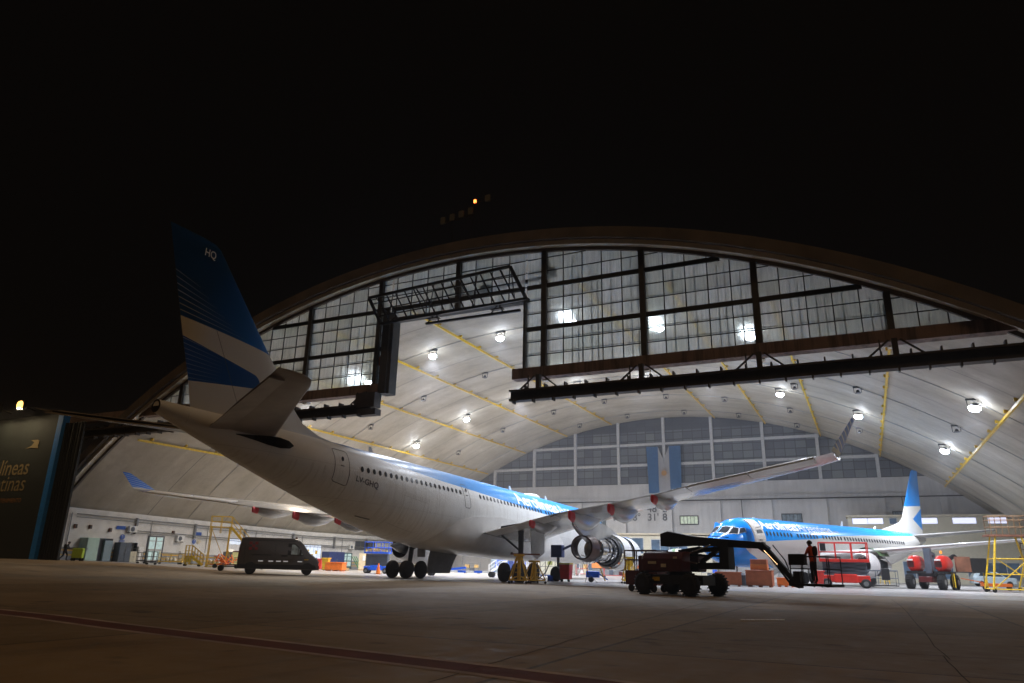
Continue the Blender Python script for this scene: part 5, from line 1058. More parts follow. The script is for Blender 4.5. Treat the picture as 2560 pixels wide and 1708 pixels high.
# --- red articulated boom lift on the right
def boom_red():
    T = thing('boom_lift', 32.0, 23.2, 0, radians(180), 'red boom lift with two rounded hoods and big tyres, right of the empty basket', 'boom lift')
    T.rotation_euler.z = TH+radians(66)
    MB().box(-1.5, 1.5, -.5, .5, .55, 1.0).build('chassis', 'dark_red', T, bevel=.04)
    for xx in (-1.35, 1.35):
        for yy in (-1.2, 1.2):
            w = MB().wheel((xx, yy, .58), (0, 1, 0), .55, .5, 28, lug=18).build('wheel', 'black_rubber', T); MB().lathe((xx, yy-.26, .58), (0, 1, 0), [(0, .22), (.52, .22)], 14).build('hub', 'grey_steel', w)
    MB().box(-.9, .9, -.7, .7, 1.0, 1.25).build('turntable', 'black_paint', T)
    for yy, sc in ((-1.05, 1), (1.05, 1)):
        q = MB().lathe((-1.3, yy, 2.0), (1, 0, 0), [(0, .1), (.06, .42), (.3, .62), (1.2, .68), (2.0, .62), (2.4, .45), (2.5, .1)], 28); q.v = [(a_, yy+(b_-yy)*.60, c_) for a_, b_, c_ in q.v]; hd_ = q.build('hood', 'red_paint', T, smooth=True); MB().box(-1.15, 1.0, yy-.44, yy+.44, 1.2, 1.42).build('hood_skirt', 'black_paint', hd_); B = MB()
        for k in range(5): B.box(-1.33, -1.2, yy-.26, yy+.26, 1.75+k*.09, 1.80+k*.09)
        B.build('vents', 'black_paint', hd_); MB().box(-1.36, -1.24, yy-.2, yy+.22, 2.24, 2.36).build('hood_label', 'white_paint', hd_)
    MB().box(1.12, 1.2, .86, 1.2, 1.9, 2.2).build('hood_label', 'white_paint', T)
    MB().bar((-.3, 0, 1.3), (-.1, 0, 3.0), .35, .35).bar((-.1, 0, 2.9), (.9, 0, 2.7), .3, .25).bar((.3, 0, 1.6), (.8, 0, 2.8), .25).bar((-.3, .0, 1.5), (1.2, -.1, 1.9), .2).box(-.5, -.1, -.25, .25, 1.2, 3.25).build('boom', 'slate', T)
    MB().bar((.6, -.1, 1.7), (2.6, -1.0, 2.7), .25).bar((2.6, -1.0, 2.7), (3.3, -2.2, 1.4), .2).build('jib', 'dark_steel', T)
    MB().lathe((-.2, -1.0, 2.8), (0, 0, 1), [(0, .09), (.2, .09), (.24, .03)], 10).build('beacon', mat('amber', (.9, .25, .02), .4, var=0, emit=.8, ecol=(1, .3, .05)), T)
boom_red()
T = thing('work_basket', 28.3, 22.0, .05, radians(10), 'empty grey work basket on the floor between the red scissor lift and red boom lift', 'basket')
MB().box(-1.1, 1.1, -.45, .45, .12, .2).build('floor', 'dark_steel', T); B = MB()
for z in (.75, 1.3, 1.36): B.pipe([(-1.1, -.45, z), (1.1, -.45, z), (1.1, .45, z), (-1.1, .45, z), (-1.1, -.45, z)], .03, 6)
for xx in (-1.1, -.4, .3, 1.1):
    for yy in (-.45, .45): B.cyl((xx, yy, .2), (xx, yy, 1.3), .025, 6)
B.build('rail', 'slate', T); MB().box(-.1, .5, -.5, -.3, .6, 1.5).build('control_box', 'black_paint', T, bevel=.02)
# --- scissor lifts
def scissor(x, y, rz, mt, label, deckz=1.75, railmt=None):
    T = thing('scissor_lift', x, y, None, rz, label, 'scissor lift'); railmt = railmt or mt
    MB().box(-1.25, 1.25, -.55, .55, .32, .72).box(-.6, .6, -.62, -.5, .3, .8).build('chassis', mt, T, bevel=.04)
    for xx in (-1.0, 1.0):
        for yy in (-.52, .52): w = MB().wheel((xx, yy, .27), (0, 1, 0), .27, .2, 20).build('wheel', 'black_rubber', T); MB().lathe((xx, yy-.105, .27), (0, 1, 0), [(0, .14), (.21, .14)], 12).build('hub', 'grey_steel', w)
    B = MB()
    for yy in (-.4, .4):
        for k in range(4): z = .78+k*.22; B.bar((-1.15, yy, z), (1.15, yy+.02, z+.2), .05, .1).bar((1.15, yy, z), (-1.15, yy-.02, z+.2), .05, .1)
    B.box(-1.15, 1.15, -.3, .3, .74, deckz-.12); B.build('scissor_stack', 'slate', T)
    MB().box(-1.3, 1.3, -.62, .62, deckz-.1, deckz+.08).build('deck', mt, T, bevel=.02)
    B = MB()
    for z in (deckz+.5, deckz+1.05): B.pipe([(-1.27, -.58, z), (1.27, -.58, z), (1.27, .58, z), (-1.27, .58, z), (-1.27, -.58, z)], .032, 6)
    for xx in (-1.27, -.4, .45, 1.27):
        for yy in (-.58, .58): B.bar((xx, yy, deckz+.08), (xx, yy, deckz+1.06), .055)
    B.build('guard_rail', railmt, T); MB().box(-1.2, -.9, -.68, -.5, deckz+.55, deckz+1.0).build('control_box', 'dark_steel', T, bevel=.02)
    return T
T = scissor(-18.3, 16.0, radians(20), 'blue_paint', 'bright blue scissor lift loaded with cartons, beside the left main wheels', 2.05)
B = MB()
for i in range(6): xx = -1.0+i*.35; B.box(xx, xx+.28, -.35, 0, 2.15, 2.3+.2*random.random())
CB = B.build('carton_load', mat('carton', (.62, .40, .14), .8, var=.2, scale=4), T)
T = scissor(25.6, 19.2, radians(4), 'red_paint', 'red scissor lift with red guard rails in front of the small airliner wing', 1.6); T.scale = (1.42, 1.3, 1.32)
# --- bins, tubs, crates
def wbin(px, py, mt, label, s=1.0, x=None, y=None):
    if x is None: x, y = gp_(px, py)
    T = thing('wheelie_bin', x, y, None, radians(20), label, 'bin')
    MB().loft([[(-.2*s, -.22*s, .08), (.2*s, -.22*s, .08), (.2*s, .22*s, .08), (-.2*s, .22*s, .08)], [(-.28*s, -.30*s, .95*s), (.28*s, -.30*s, .95*s), (.28*s, .30*s, .95*s), (-.28*s, .30*s, .95*s)]]).build('body', mt, T, bevel=.03)
    MB().box(-.32*s, .32*s, -.34*s, .36*s, .955*s, 1.03*s).build('lid', mt, T, bevel=.02)
    for xx in (-.24, .24): MB().wheel((xx*s, .26*s, .1), (1, 0, 0), .1, .05, 12).build('wheel', 'black_rubber', T)
wbin(0, 0, 'red_paint', 'red wheelie bin in front of the red scissor lift', 1.25, 23.7, 17.0)
wbin(797, 1425, 'red_paint', 'red wheelie bin at the bonnet of the van', 1.2); wbin(813, 1427, 'yellow_paint', 'yellow wheelie bin beside the orange tub, right of the van', 1.3)
def tub(x, y, w, d, h, mt, label, rz=0, cat='crate', name='crate'):
    T = thing(name, x, y, None, rz, label, cat); B = MB().box(-w, w, -d, d, .12, h); B.build('body', mt, T, bevel=.03); B = MB()
    for xx in (-w*.8, 0, w*.8): B.box(xx-.08, xx+.08, -d*.95, d*.95, 0, .119)
    B.build('feet', mt, T); MB().box(-w-.04, w+.04, -d-.04, d+.04, h+.002, h+.08).build('rim', mt, T, bevel=.015); return T
x, y = gp_(838, 1428); tub(x, y, 1.0, .6, .85, 'orange_paint', 'orange pallet tub right of the yellow bin', radians(15))
x, y = gp_(1902, 1468); tub(x, y, .95, .7, 1.15, 'brown_box', 'large brown crate on the floor below the nose of the small airliner', 0)
T = thing('crate', x+.02, y, 1.24, 0, 'smaller orange-brown crate stacked on the large brown crate', 'crate'); MB().box(-.62, .62, -.5, .5, 0, .42).build('body', mat('crate_orange', (.62, .20, .05), .7, var=.1), T, bevel=.02); MB().box(-.6, .6, -.48, .48, .425, .78).build('lid', 'brown_box', T, bevel=.02)
x, y = gp_(1966, 1468); tub(x, y, .62, .45, .62, 'orange_paint', 'low orange tub behind the basket of the dark boom lift', 0)
x, y = gp_(1822, 1466); tub(x, y, .95, .5, .98, 'brown_box', 'brown crate with an orange end behind the front wheel of the dark boom lift', radians(12))
T = thing('waste_tub', *gp_(1860, 1464), 0, 0, 'grey net waste tub right of the brown crate under the blue nose', 'tub'); MB().lathe((0, 0, 0), (0, 0, 1), [(0, .35), (.75, .5), (.8, .52)], 16).build('body', 'slate', T); MB().lathe((0, 0, .7), (0, 0, 1), [(0, .4), (.22, .3), (.3, .05)], 10).build('contents', 'sack', T)
# --- tripod jacks round the right main wheels
def jack(x, y, rz, label, h=1.95, mt='yellow_paint', r=.85):
    T = thing('tripod_jack', x, y, None, rz, label, 'jack')
    MB().cyl((0, 0, .25), (0, 0, h), .13, 14).box(-.35, .35, -.25, .25, h-.12, h+.02).build('mast', mt, T)
    for i in range(4):
        a_ = pi/4+pi/2*i; c_, s_ = cos(a_), sin(a_); MB().bar((.22*c_, .22*s_, h-.15), (r*c_, r*s_, .25), .07).bar((r*c_, r*s_, .25), (.1*c_, .1*s_, .5), .05).build('leg', mt, T); MB().wheel((r*c_, r*s_, .09), (0, 1, 0), .09, .06, 12).build('wheel', 'black_rubber', T)
    B = MB(); P_ = [(r*.95*cos(pi/4+pi/2*i), r*.95*sin(pi/4+pi/2*i), .22) for i in range(4)]; B.pipe(P_+[P_[0]], .04, 6)
    for k in range(5): z = .45+k*.3; w = .62*(1-z/h)+.2; B.bar((-w*.4, -w*.75, z), (w*.4, -w*.75, z), .04)
    B.build('brace', mt, T); return T
x, y = gp_(1297, 1459); jack(x, y, .3, 'yellow tripod jack with a ladder in front of the right main wheels'); x, y = gp_(1335, 1459); T = jack(x, y, .9, 'second yellow tripod jack, right of the one with the ladder, against the rearmost right tyre', 1.55)
x, y = gp_(1310, 1459); T = thing('jack_bar', x, y, 1.98, .5, 'dark steel bar resting across the tops of the yellow jacks', 'bar'); MB().bar((-1, 0, 0), (1.1, 0, 0), .1).build('bar', 'rust', T); MB().cyl((-.9, 0, 0), (-.9, 0, .12), .08).build('knob', 'dark_steel', T)
x, y = gp_(1574, 1460); jack(x, y, .5, 'yellow platform jack on castors left of the engine stand', 2.0, r=.7)
# --- yellow stairs behind the van
def stairs(x, y, rz, label, L=4.2, H=2.9, W=.9, mt='yellow_paint', plat=1.6, z0=None):
    T = thing('access_stairs', x, y, z0, rz, label, 'stairs'); B = MB()
    for yy in (-W/2, W/2): B.bar((0, yy, .15), (L, yy, H), .07, .2)
    B.build('stringers', mt, T); B = MB(); k = int(H/.24)
    for i in range(k): t = (i+.5)/k; B.box(L*t-.12, L*t+.14, -W/2, W/2, .15+(H-.15)*t-.02, .15+(H-.15)*t+.02)
    B.build('treads', mt, T); B = MB()
    for yy in (-W/2, W/2):
        B.bar((0, yy, 1.1), (L, yy, H+1.0), .05).bar((0, yy, .65), (L, yy, H+.5), .04)
        for i in range(5): t = i/4; B.bar((L*t, yy, .15+(H-.15)*t), (L*t, yy, 1.1+(H-.1)*t), .05)
        B.pipe([(L, yy, H+1.0), (L+plat, yy, H+1.0)], .03, 6).pipe([(L, yy, H+.5), (L+plat, yy, H+.5)], .025, 6)
        for xx in (L, L+plat/2, L+plat): B.bar((xx, yy, H-.6), (xx, yy, H+1.0), .055)
    B.build('hand_rail', mt, T); MB().box(L, L+plat, -W/2, W/2, H-.06, H+.03).build('platform', mt, T)
    B = MB()
    for xx in (L+.1, L+plat-.1):
        for yy in (-W/2, W/2): B.bar((xx, yy, .25), (xx, yy, H-.06), .08)
    B.bar((L+.1, -W/2, .3), (L+plat-.1, -W/2, H-.2), .05).bar((0.1, -W/2, .22), (L+plat, -W/2, .22), .08).bar((0.1, W/2, .22), (L+plat, W/2, .22), .08).build('legs', mt, T)
    for xx in (.3, L+plat-.1):
        for yy in (-W/2, W/2): MB().wheel((xx, yy, .14), (0, 1, 0), .14, .08, 12).build('wheel', 'black_rubber', T)
    return T
x, y = gp_(662, 1424); stairs(x, y, radians(222), 'tall yellow access stairs rising behind the van roof', 3.6, 3.9, 1.0, plat=1.9)
x, y = gp_(505, 1417); stairs(x, y, radians(222), 'short yellow step stand by the left wall, left of the van', 1.1, .95, .6, plat=.55)
x, y = gp_(1222, 1437); stairs(x, y, radians(35), 'white boarding stairs with blue posts beyond the hanging gear door', 3.4, 2.6, 1.0, 'wing_white', 1.4)
x, y = gp_(1266, 1438); T = thing('trestle', x, y, 0, 0.4, 'blue steel trestle frame behind the right main wheels', 'trestle'); B = MB()
for xx in (-1.2, .1, 1.3): B.bar((xx-.3, 0, 0), (xx, 0, 2.3), .08).bar((xx+.35, 0, 0), (xx, 0, 2.3), .08).bar((xx-.2, 0, 1.3), (xx+.2, 0, 1.3), .07)
B.build('posts', 'blue_paint', T); MB().bar((-1.3, 0, 1.7), (1.4, 0, 1.7), .08).build('crossbar', 'blue_paint', T)
# --- big yellow docking stand at the right edge
def dock(x, y, rz, label, W=2.6, D=1.4, H=3.6):
    T = thing('work_platform', x, y, None, rz, label, 'platform'); B = MB()
    for sx in (-1, 1):
        for sy in (-1, 1): B.bar((sx*W*.62, sy*D*.75, .2), (sx*W*.32, sy*D*.45, H), .1)
    for z in (.25, 1.3, 2.4):
        k = 1-(z/H)*.45; P_ = [(sx*W*.60*k, sy*D*.74*k, z) for sx, sy in ((-1, -1), (1, -1), (1, 1), (-1, 1))]; B.pipe(P_+[P_[0]], .045, 6)
    B.bar((-W*.6, -D*.74, .25), (W*.4, -D*.5, 2.4), .06).bar((W*.6, -D*.74, .25), (-W*.4, -D*.5, 2.4), .06).build('frame', 'yellow_paint', T)
    MB().box(-W*.5, W*.55, -D*.55, D*.55, H, H+.14).build('deck', 'rust', T); B = MB()
    for z in (H+.7, H+1.2, H+1.5): B.pipe([(-W*.4, -D*.5, z), (W*.5, -D*.5, z), (W*.5, D*.5, z), (-W*.4, D*.5, z), (-W*.4, -D*.5, z)], .03, 6)
    for xx in (-.4, -.12, .2, .5):
        for yy in (-.5, .5): B.bar((xx*W, yy*D, H+.1), (xx*W, yy*D, H+1.5), .05)
    B.build('guard_rail', mat('rail_brown', (.22, .12, .05), .6, var=.2), T)
    B = MB()
    for yy in (-.35, .35): B.bar((W*.1, -D*.9+yy-.4, .3), (W*1.05, -D*.9+yy-.4, 2.2), .08, .2)
    for i in range(9): t = (i+.5)/9; B.box(W*.1+W*.95*t-.12, W*.1+W*.95*t+.12, -D*.9-.75, -D*.9-.05, .3+1.9*t-.02, .3+1.9*t+.02)
    B.build('ladder', 'yellow_paint', T); MB().bar((W*.1, -D*.9-.75, 1.5), (W*1.0, -D*.9-.75, 3.3), .05).bar((W*.1, -D*.9-.75, 1.1), (W*1.0, -D*.9-.75, 2.9), .05).build('hand_rail', 'rust', T)
    for sx in (-1, 1):
        for sy in (-1, 1): MB().wheel((sx*W*.6, sy*D*.74, .15), (0, 1, 0), .15, .09, 14).build('wheel', 'black_rubber', T)
dock(36.9, 18.8, radians(8), 'tall yellow work platform with brown guard rails at the right edge', H=4.0)
T = dock(40.2, 27.0, radians(30), 'second yellow work platform behind the tall one, cut by the right edge', 2.4, 1.3, 2.6)
T = thing('tool_table', 34.6, 22.2, 0, radians(5), 'dark steel tool table carrying brown boards, left of the tall yellow platform', 'table')
MB().box(-1.5, 1.3, -.5, .5, 1.35, 1.42).build('table_top', 'black_paint', T)
for xx in (-1.2, 1.0):
    for yy in (-.4, .4): MB().bar((xx, yy, .2), (xx, yy, 1.35), .07).build('leg', 'yellow_paint', T); MB().wheel((xx, yy, .12), (0, 1, 0), .12, .07, 12).build('wheel', 'black_rubber', T)
T = thing('board_stack', 34.6, 22.2, 1.425, radians(5), 'dark boards and a brown carton standing on the tool table', 'boards'); MB().box(-.9, .1, -.3, .3, 0, 1.15).build('carton', 'rust', T); MB().box(.12, 1.2, -.35, .35, 0, 1.05).build('board', 'black_paint', T)
T = thing('tow_cart', 37.0, 27.5, 0, 0, 'low orange and yellow tow cart under the tool table', 'cart'); MB().box(-1.2, 1, -.4, .4, .3, .55).bar((-2.6, 0, .9), (-1, 0, .6), .07).build('bed', 'orange_paint', T)
for xx in (-.9, .8):
    for yy in (-.35, .35): MB().wheel((xx, yy, .17), (0, 1, 0), .17, .1, 14).build('wheel', 'black_rubber', T)
T = thing('parked_car', 39.2, 47.5, 0, radians(8), 'small silver car far back beneath the lit office windows, right of the red boom lift', 'car')
MB().loft([[(x_, y_*(.8 if z > 1 else 1), z) for y_, z in ((-.85, .3), (-.85, .95), (-.7, 1.5), (.7, 1.5), (.85, .95), (.85, .3))] if 0 else [(x_, -.85, .3), (x_, -.87, .9), (x_, -.68, h), (x_, .68, h), (x_, .87, .9), (x_, .85, .3)] for x_, h in ((-2.0, .92), (-1.7, 1.4), (-.9, 1.55), (.3, 1.5), (1.1, 1.0), (2.0, .92))]).build('body', mat('car_silver', (.55, .66, .72), .25, .3, var=.05), T, bevel=.05)
MB().prism([(-1.5, -.80, 1.0), (-1.3, -.74, 1.38), (.3, -.74, 1.40), (.9, -.80, 1.0)], (0, -.03, 0)).build('side_window', 'glass_dark', T)
for xx in (-1.25, 1.3):
    for yy in (-.78, .78): MB().wheel((xx, yy, .31), (0, 1, 0), .31, .2, 18).build('wheel', 'black_rubber', T)
# --- blue tow bar and the things under the fuselage
T = thing('tow_bar', -9.6, 17.6, 0, radians(12), 'long blue and white aircraft tow bar on the floor behind the hanging gear door', 'tow bar')
B = MB()
for i in range(8):
    if i % 2 == 0: B.box(-3.4+i*.85, -3.4+i*.85+.84, -.12, .12, .38, .58)
B.bar((-4.0, -.6, .55), (-2.2, -.1, .75), .2).bar((-1.6, .2, .6), (.8, 0, .85), .2).build('bar', 'blue_paint', T); B = MB()
for i in range(8):
    if i % 2: B.box(-3.4+i*.85, -3.4+i*.85+.84, -.12, .12, .38, .58)
B.build('white_band', 'white_paint', T)
for xx in (-2.8, 3.5):
    for yy in (-.35, .35): MB().wheel((xx, yy, .28), (0, 1, 0), .28, .16, 16).build('wheel', 'black_rubber', T)
T = thing('hose_reel_machine', 5.1, 9.6, 0, 0, 'red service trolley with a yellow top standing under the open engine', 'trolley')
MB().loft([[(-.38, -.35, .2), (.38, -.35, .2), (.38, .35, .2), (-.38, .35, .2)], [(-.45, -.4, 1.35), (.45, -.4, 1.35), (.45, .4, 1.35), (-.45, .4, 1.35)]]).build('body', 'red_paint', T, bevel=.03); MB().box(-.48, .48, -.43, .43, 1.355, 1.47).build('lid', 'yellow_paint', T, bevel=.02)
for xx in (-.3, .3): MB().wheel((xx, -.2, .12), (0, 1, 0), .12, .08, 12).build('wheel', 'black_rubber', T)
T = thing('lift_pump', 4.0, 10.6, 0, 0, 'dark blue pump head on a post left of the red service trolley', 'pump')
MB().cyl((0, 0, .1), (0, 0, 1.9), .12).build('post', 'dark_steel', T); MB().box(-.55, .45, -.35, .35, 1.9, 2.9).bar((.3, 0, 2.5), (1.2, 0, 2.9), .2).build('head', 'navy', T, bevel=.06); MB().wheel((-.1, -.1, .6), (.4, 1, 0), .6, .5, 24).build('drum', 'black_rubber', T); MB().box(-.8, -.35, -.4, 0, 0, .45).build('tank', 'blue_paint', T)
MB().pipe([(-.6, -.2, 1.6), (-1.0, -.3, .7), (-1.6, -.4, .15), (-2.6, -.6, .05)], .05, 6).build('hose', 'black_rubber', T)
T = thing('blue_motor_cart', 6.6, 12.0, 0, .2, 'small blue motor cart right of the red service trolley', 'cart'); MB().box(-.6, .5, -.3, .3, .35, .85).bar((.4, 0, .7), (1.2, 0, .2), .1).build('body', 'blue_paint', T, bevel=.04); MB().bar((.6, -.2, 1.1), (1.0, -.2, .1), .08).build('lever', 'yellow_paint', T)
for yy in (-.3, .3): MB().wheel((-.2, yy, .2), (0, 1, 0), .2, .12, 14).build('wheel', 'black_rubber', T)
# white cabin with a green end
x, y = gp_(1385, 1440); T = thing('site_cabin', x, y, 0, radians(28), 'white corrugated site cabin with a green end panel, seen beyond the right main wheels', 'cabin')
B = MB().box(-1.9, 1.25, -1.0, 1.0, .15, 2.5)
for i in range(16): xx = -1.85+i*.195; B.box(xx, xx+.08, -1.03, -1.001, .2, 2.45)
B.build('body', 'beige_wall', T); MB().box(1.26, 1.95, -1.02, 1.0, .15, 2.4).build('end_panel', 'green_paint', T); q = MB().box(-.9, -.3, -1.06, -1.035, 1.3, 2.0).build('window', 'olive_glass', T); MB().box(-1.9, 1.95, -1.06, -1.031, 0.0, .14).build('skid', 'navy', T)
def scaffold(x, y, label, W=.6, H=2.3, span=1.7):
    T = thing('scaffold_tower', x, y, 0, radians(28), label, 'scaffold'); B = MB()
    for x0 in (0, span):
        for xx in (0, W): B.cyl((x0+xx, 0, 0), (x0+xx, 0, H), .04, 6)
        for i in range(3): B.bar((x0, 0, .2+i*.7), (x0+W, 0, .9+i*.7), .03)
    for z in (1.1, H-.15): B.bar((0, 0, z), (span+W, 0, z), .05)
    B.build('tubes', 'dark_steel', T)
x, y = gp_(1350, 1442); scaffold(x, y, 'dark tube scaffold frame in front of the white site cabin')
for px, py, lb in ((1395, 1438, 'carton on the floor in front of the white site cabin'),):
    x, y = gp_(px, py); T = thing('carton', x, y, 0, .2, lb, 'carton'); MB().box(-.5, .5, -.4, .4, 0, .75).build('box', 'carton', T); MB().box(-.5, .5, -.05, .05, .752, .757).build('tape', 'cream', T)
# pole strut, glass cabinet, blue door behind belly
T = thing('strut_pole', -9.5, 13.0, 0, .3, 'dark slanted strut with a padded head under the belly', 'strut'); MB().bar((-.8, 0, .3), (.6, 0, 2.3), .08).build('pole', 'black_paint', T); MB().box(.45, .85, -.15, .15, 2.2, 3.2).bar((0.2, 0, 2.9), (.5, 0, 2.9), .2).build('head', 'black_rubber', T, bevel=.05)
# ================================================================ along the left wall
def wallthing(name, y0, y1, z0, depth, label, cat, group=None, out=.02):
    T = bpy.data.objects.new(name, None); COL.objects.link(T); T.location = LW(WX+out, (y0+y1)/2, z0); T.rotation_euler = (0, 0, TH-pi/2); return tag(T, label, cat, group)   # local x runs nearer (+) ... along wall, -y faces out of the wall
# after the rotation: local +x points to -y(hangar), local +y points to +x (out of the wall)
def cabinet(y0, y1, z0, h, d, mt, label, cat='cabinet', name='cabinet', front=None, split=True, legs=0):
    T = wallthing(name, y0, y1, z0, d, label, cat); w = (y1-y0)/2
    MB().box(-w, w, .0, d, 0, h).build('body', mt, T, bevel=.015); fm = front or mt
    if split:
        for a_, b_ in ((-w+.03, -.015), (.015, w-.03)): q = MB().box(a_, b_, d+.003, d+.03, .06, h-.06).build('door', fm, T, bevel=.006); MB().box((b_-.08 if a_ < 0 else a_+.04), (b_-.04 if a_ < 0 else a_+.08), d+.03, d+.06, h*.45, h*.55).build('handle', 'grey_steel', q)
    else: q = MB().box(-w+.03, w-.03, d+.003, d+.03, .06, h-.06).build('door', fm, T, bevel=.006); MB().box(w-.12, w-.08, d+.03, d+.06, h*.45, h*.55).build('handle', 'grey_steel', q)
    return T
gz = lambda y: g(WX+1, y)
cabinet(1.9, 3.2, gz(2), 2.25, 1.3, 'pale_green', 'tall pale green cabinet beside the walking person', front=None, split=False)
cabinet(5.9, 7.3, gz(6), 2.0, .9, 'slate', 'dark grey double locker under the round blue sign')
cabinet(7.45, 8.3, gz(8), 1.15, .7, 'beige_wall', 'low beige cupboard right of the dark locker', split=True)
T = wallthing('shelf_unit', 7.5, 8.3, gz(8)+1.16, .5, 'dark open shelf unit standing on the beige cupboard', 'shelf'); B = MB().box(-.4, -.36, 0, .5, 0, .9).box(.36, .4, 0, .5, 0, .9)
for z in (0, .3, .6, .88): B.box(-.36, .36, 0, .5, z, z+.03)
B.build('frame', 'slate', T)
cabinet(8.4, 9.1, gz(9), 1.7, .6, 'white_paint', 'narrow white cabinet left of the glass double door', split=False)
def door_hole(y0, y1, h, label, mt, leaf, glassy=False, name='door', z0=None, cat='door'):
    T = wallthing(name, y0, y1, gz(y0) if z0 is None else z0, .1, label, cat); w = (y1-y0)/2
    MB().box(-w-.06, -w, 0, .12, 0, h+.06).box(w, w+.06, 0, .12, 0, h+.06).box(-w, w, 0, .12, h, h+.06).build('frame', 'slate', T)
    MB().box(-w, w, 0, .03, 0.02, h).build('recess', 'black_paint', T)
    if glassy:
        for a_, b_ in ((-w+.05, -.03), (.03, w-.05)):
            q = MB().box(a_, b_, .035, .08, .05, h-.05).build('leaf', leaf, T)
            for z0_, z1_ in ((.35, h*.45), (h*.52, h-.55), (h-.48, h-.1)): MB().box(a_+.08, b_-.08, .082, .095, z0_, z1_).build('glass', mt, q)
    else: q = MB().box(-w+.05, w*.35, .035, .3, .05, h-.15).build('leaf', leaf, T); MB().box(w*.2, w*.28, .3, .34, h*.42, h*.5).build('handle', 'grey_steel', q)
    return T
door_hole(4.1, 5.5, 2.25, 'grey-blue wall door standing ajar in a dark recess, right of the green exit sign', 'slate', mat('door_blue', (.25, .33, .38), .4, var=.05))
mat('door_glass', (.35, .48, .50), .15, var=.3, scale=2, emit=.35, ecol=(.7, .9, .85)); mat('win_lit', (.5, .6, .8), .2, var=.5, scale=1.5, emit=.7, ecol=(.75, .82, 1))
door_hole(9.9, 11.9, 2.9, 'glazed double door with grey frame in the left wall', 'door_glass', 'wing_skin', True)
def wsign(yc, zc, w, h, mt, label, txt=None, round_=False, sub=None, name='wall_sign'):
    T = wallthing(name, yc, yc, zc, .05, label, 'sign', out=.10)
    if round_: MB().lathe((0, 0, 0), (0, 1, 0), [(0, w), (.03, w)], 24).build('disc', mt, T)
    else: MB().box(-w/2, w/2, 0, .03, -h/2, h/2).build('plate', mt, T)
    if round_:
        B = MB().bar((0, .04, -w*.5), (w*.1, .04, w*.2), w*.28, .015).bar((-w*.3, .04, -w*.45), (w*.35, .04, -w*.45), w*.18, .015).lathe((w*.1, .035, w*.45), (0, 1, 0), [(0, w*.18), (.012, w*.18)], 12); B.build('pictogram', 'text_white', T)
    if sub: MB().box(-w*1.1, w*1.1, 0, .03, -w*2.0, -w*1.2).build('sub_plate', 'sign_blue', T); B = MB().box(-w*.9, w*.9, .031, .04, -w*1.5, -w*1.4).box(-w*.9, w*.9, .031, .04, -w*1.8, -w*1.7); B.build('text_lines', 'text_white', T)
    return T
wsign(6.25, 4.2, 1.1, .36, 'sign_blue', 'plain blue rectangular sign left of the upper air conditioner'); wsign(6.62, 3.25, .27, 0, 'sign_blue', 'round blue safety sign above the dark locker', round_=True, sub=True)
wsign(3.75, 2.75, .5, .5, 'green_paint', 'small green exit sign left of the ajar door'); wsign(16.5, 4.02, 1.2, .36, 'sign_blue', 'plain blue rectangular sign above the two round signs')
wsign(16.15, 3.1, .25, 0, 'sign_blue', 'left of the two round signs under the plain blue sign', round_=True); wsign(16.85, 3.1, .25, 0, 'cream', 'pale right one of the two round signs under the plain blue sign', round_=True)
wsign(24.5, 1.7, .7, .8, 'sign_blue', 'blue notice low on the wall behind the yellow tow gear'); wsign(23.0, 1.75, .4, .5, 'sign_blue', 'small blue notice left of the larger low blue notice')
def ac(yc, zc, label, s=1):
    T = wallthing('air_conditioner', yc, yc, zc, .4, label, 'air conditioner', 'air conditioner units on the left wall', out=.15)
    MB().box(-.48*s, .48*s, 0, .38, -.34*s, .34*s).build('case', 'white_paint', T, bevel=.02); MB().lathe((.12*s, .385, 0), (0, 1, 0), [(0, .25*s), (.015, .25*s)], 20).build('fan_grille', 'slate', T); MB().box(-.4*s, -.34*s, -.1, .35, -.42*s, -.35*s).box(.34*s, .4*s, -.1, .35, -.42*s, -.35*s).build('bracket', 'dark_steel', T)
ac(7.5, 4.1, 'air conditioner unit beside the upper blue sign'); ac(13.9, 3.35, 'air conditioner unit right of the glazed double door'); ac(46.0, 3.3, 'air conditioner unit above the dark door far down the left wall')
for i, (y, z) in enumerate(((1.1, 4.1), (2.7, 4.1), (5.0, 3.9), (13.0, 4.0))): 
    T = wallthing('wall_speaker', y, y, z, .2, ['small brown wall box nearest the dark door pocket', 'second small brown wall box from the door pocket', 'third small brown wall box, above the ajar door', 'small brown wall box above the second air conditioner'][i], 'wall box', out=.04); MB().box(-.13, .13, 0, .22, -.2, .2).build('case', 'rust', T, bevel=.01); MB().box(-.1, .1, .222, .23, -.16, .16).build('grille', 'black_paint', T)
T = wallthing('office_window', 35.2, 39.3, .7, .1, 'bright glazed workshop front with coloured notices, just right of the van windscreen', 'window')
MB().box(-2.05, 2.05, 0, .06, 0, 2.75).build('frame', 'wing_skin', T)
for i in range(5): MB().box(-1.95+i*.79, -1.95+i*.79+.72, .065, .085, .35, 2.6).build('pane', 'win_lit', T)
for i, (a_, z, m_) in enumerate(((-1.2, 1.4, 'yellow_paint'), (-.3, .9, 'yellow_paint'), (.6, 1.5, 'yellow_paint'), (.2, .5, 'green_paint'), (1.2, .8, 'green_paint'), (-.9, .5, 'white_paint'), (1.3, 1.6, 'white_paint'))): MB().box(a_, a_+.45, .09, .11, z, z+.5).build('poster', m_, T)
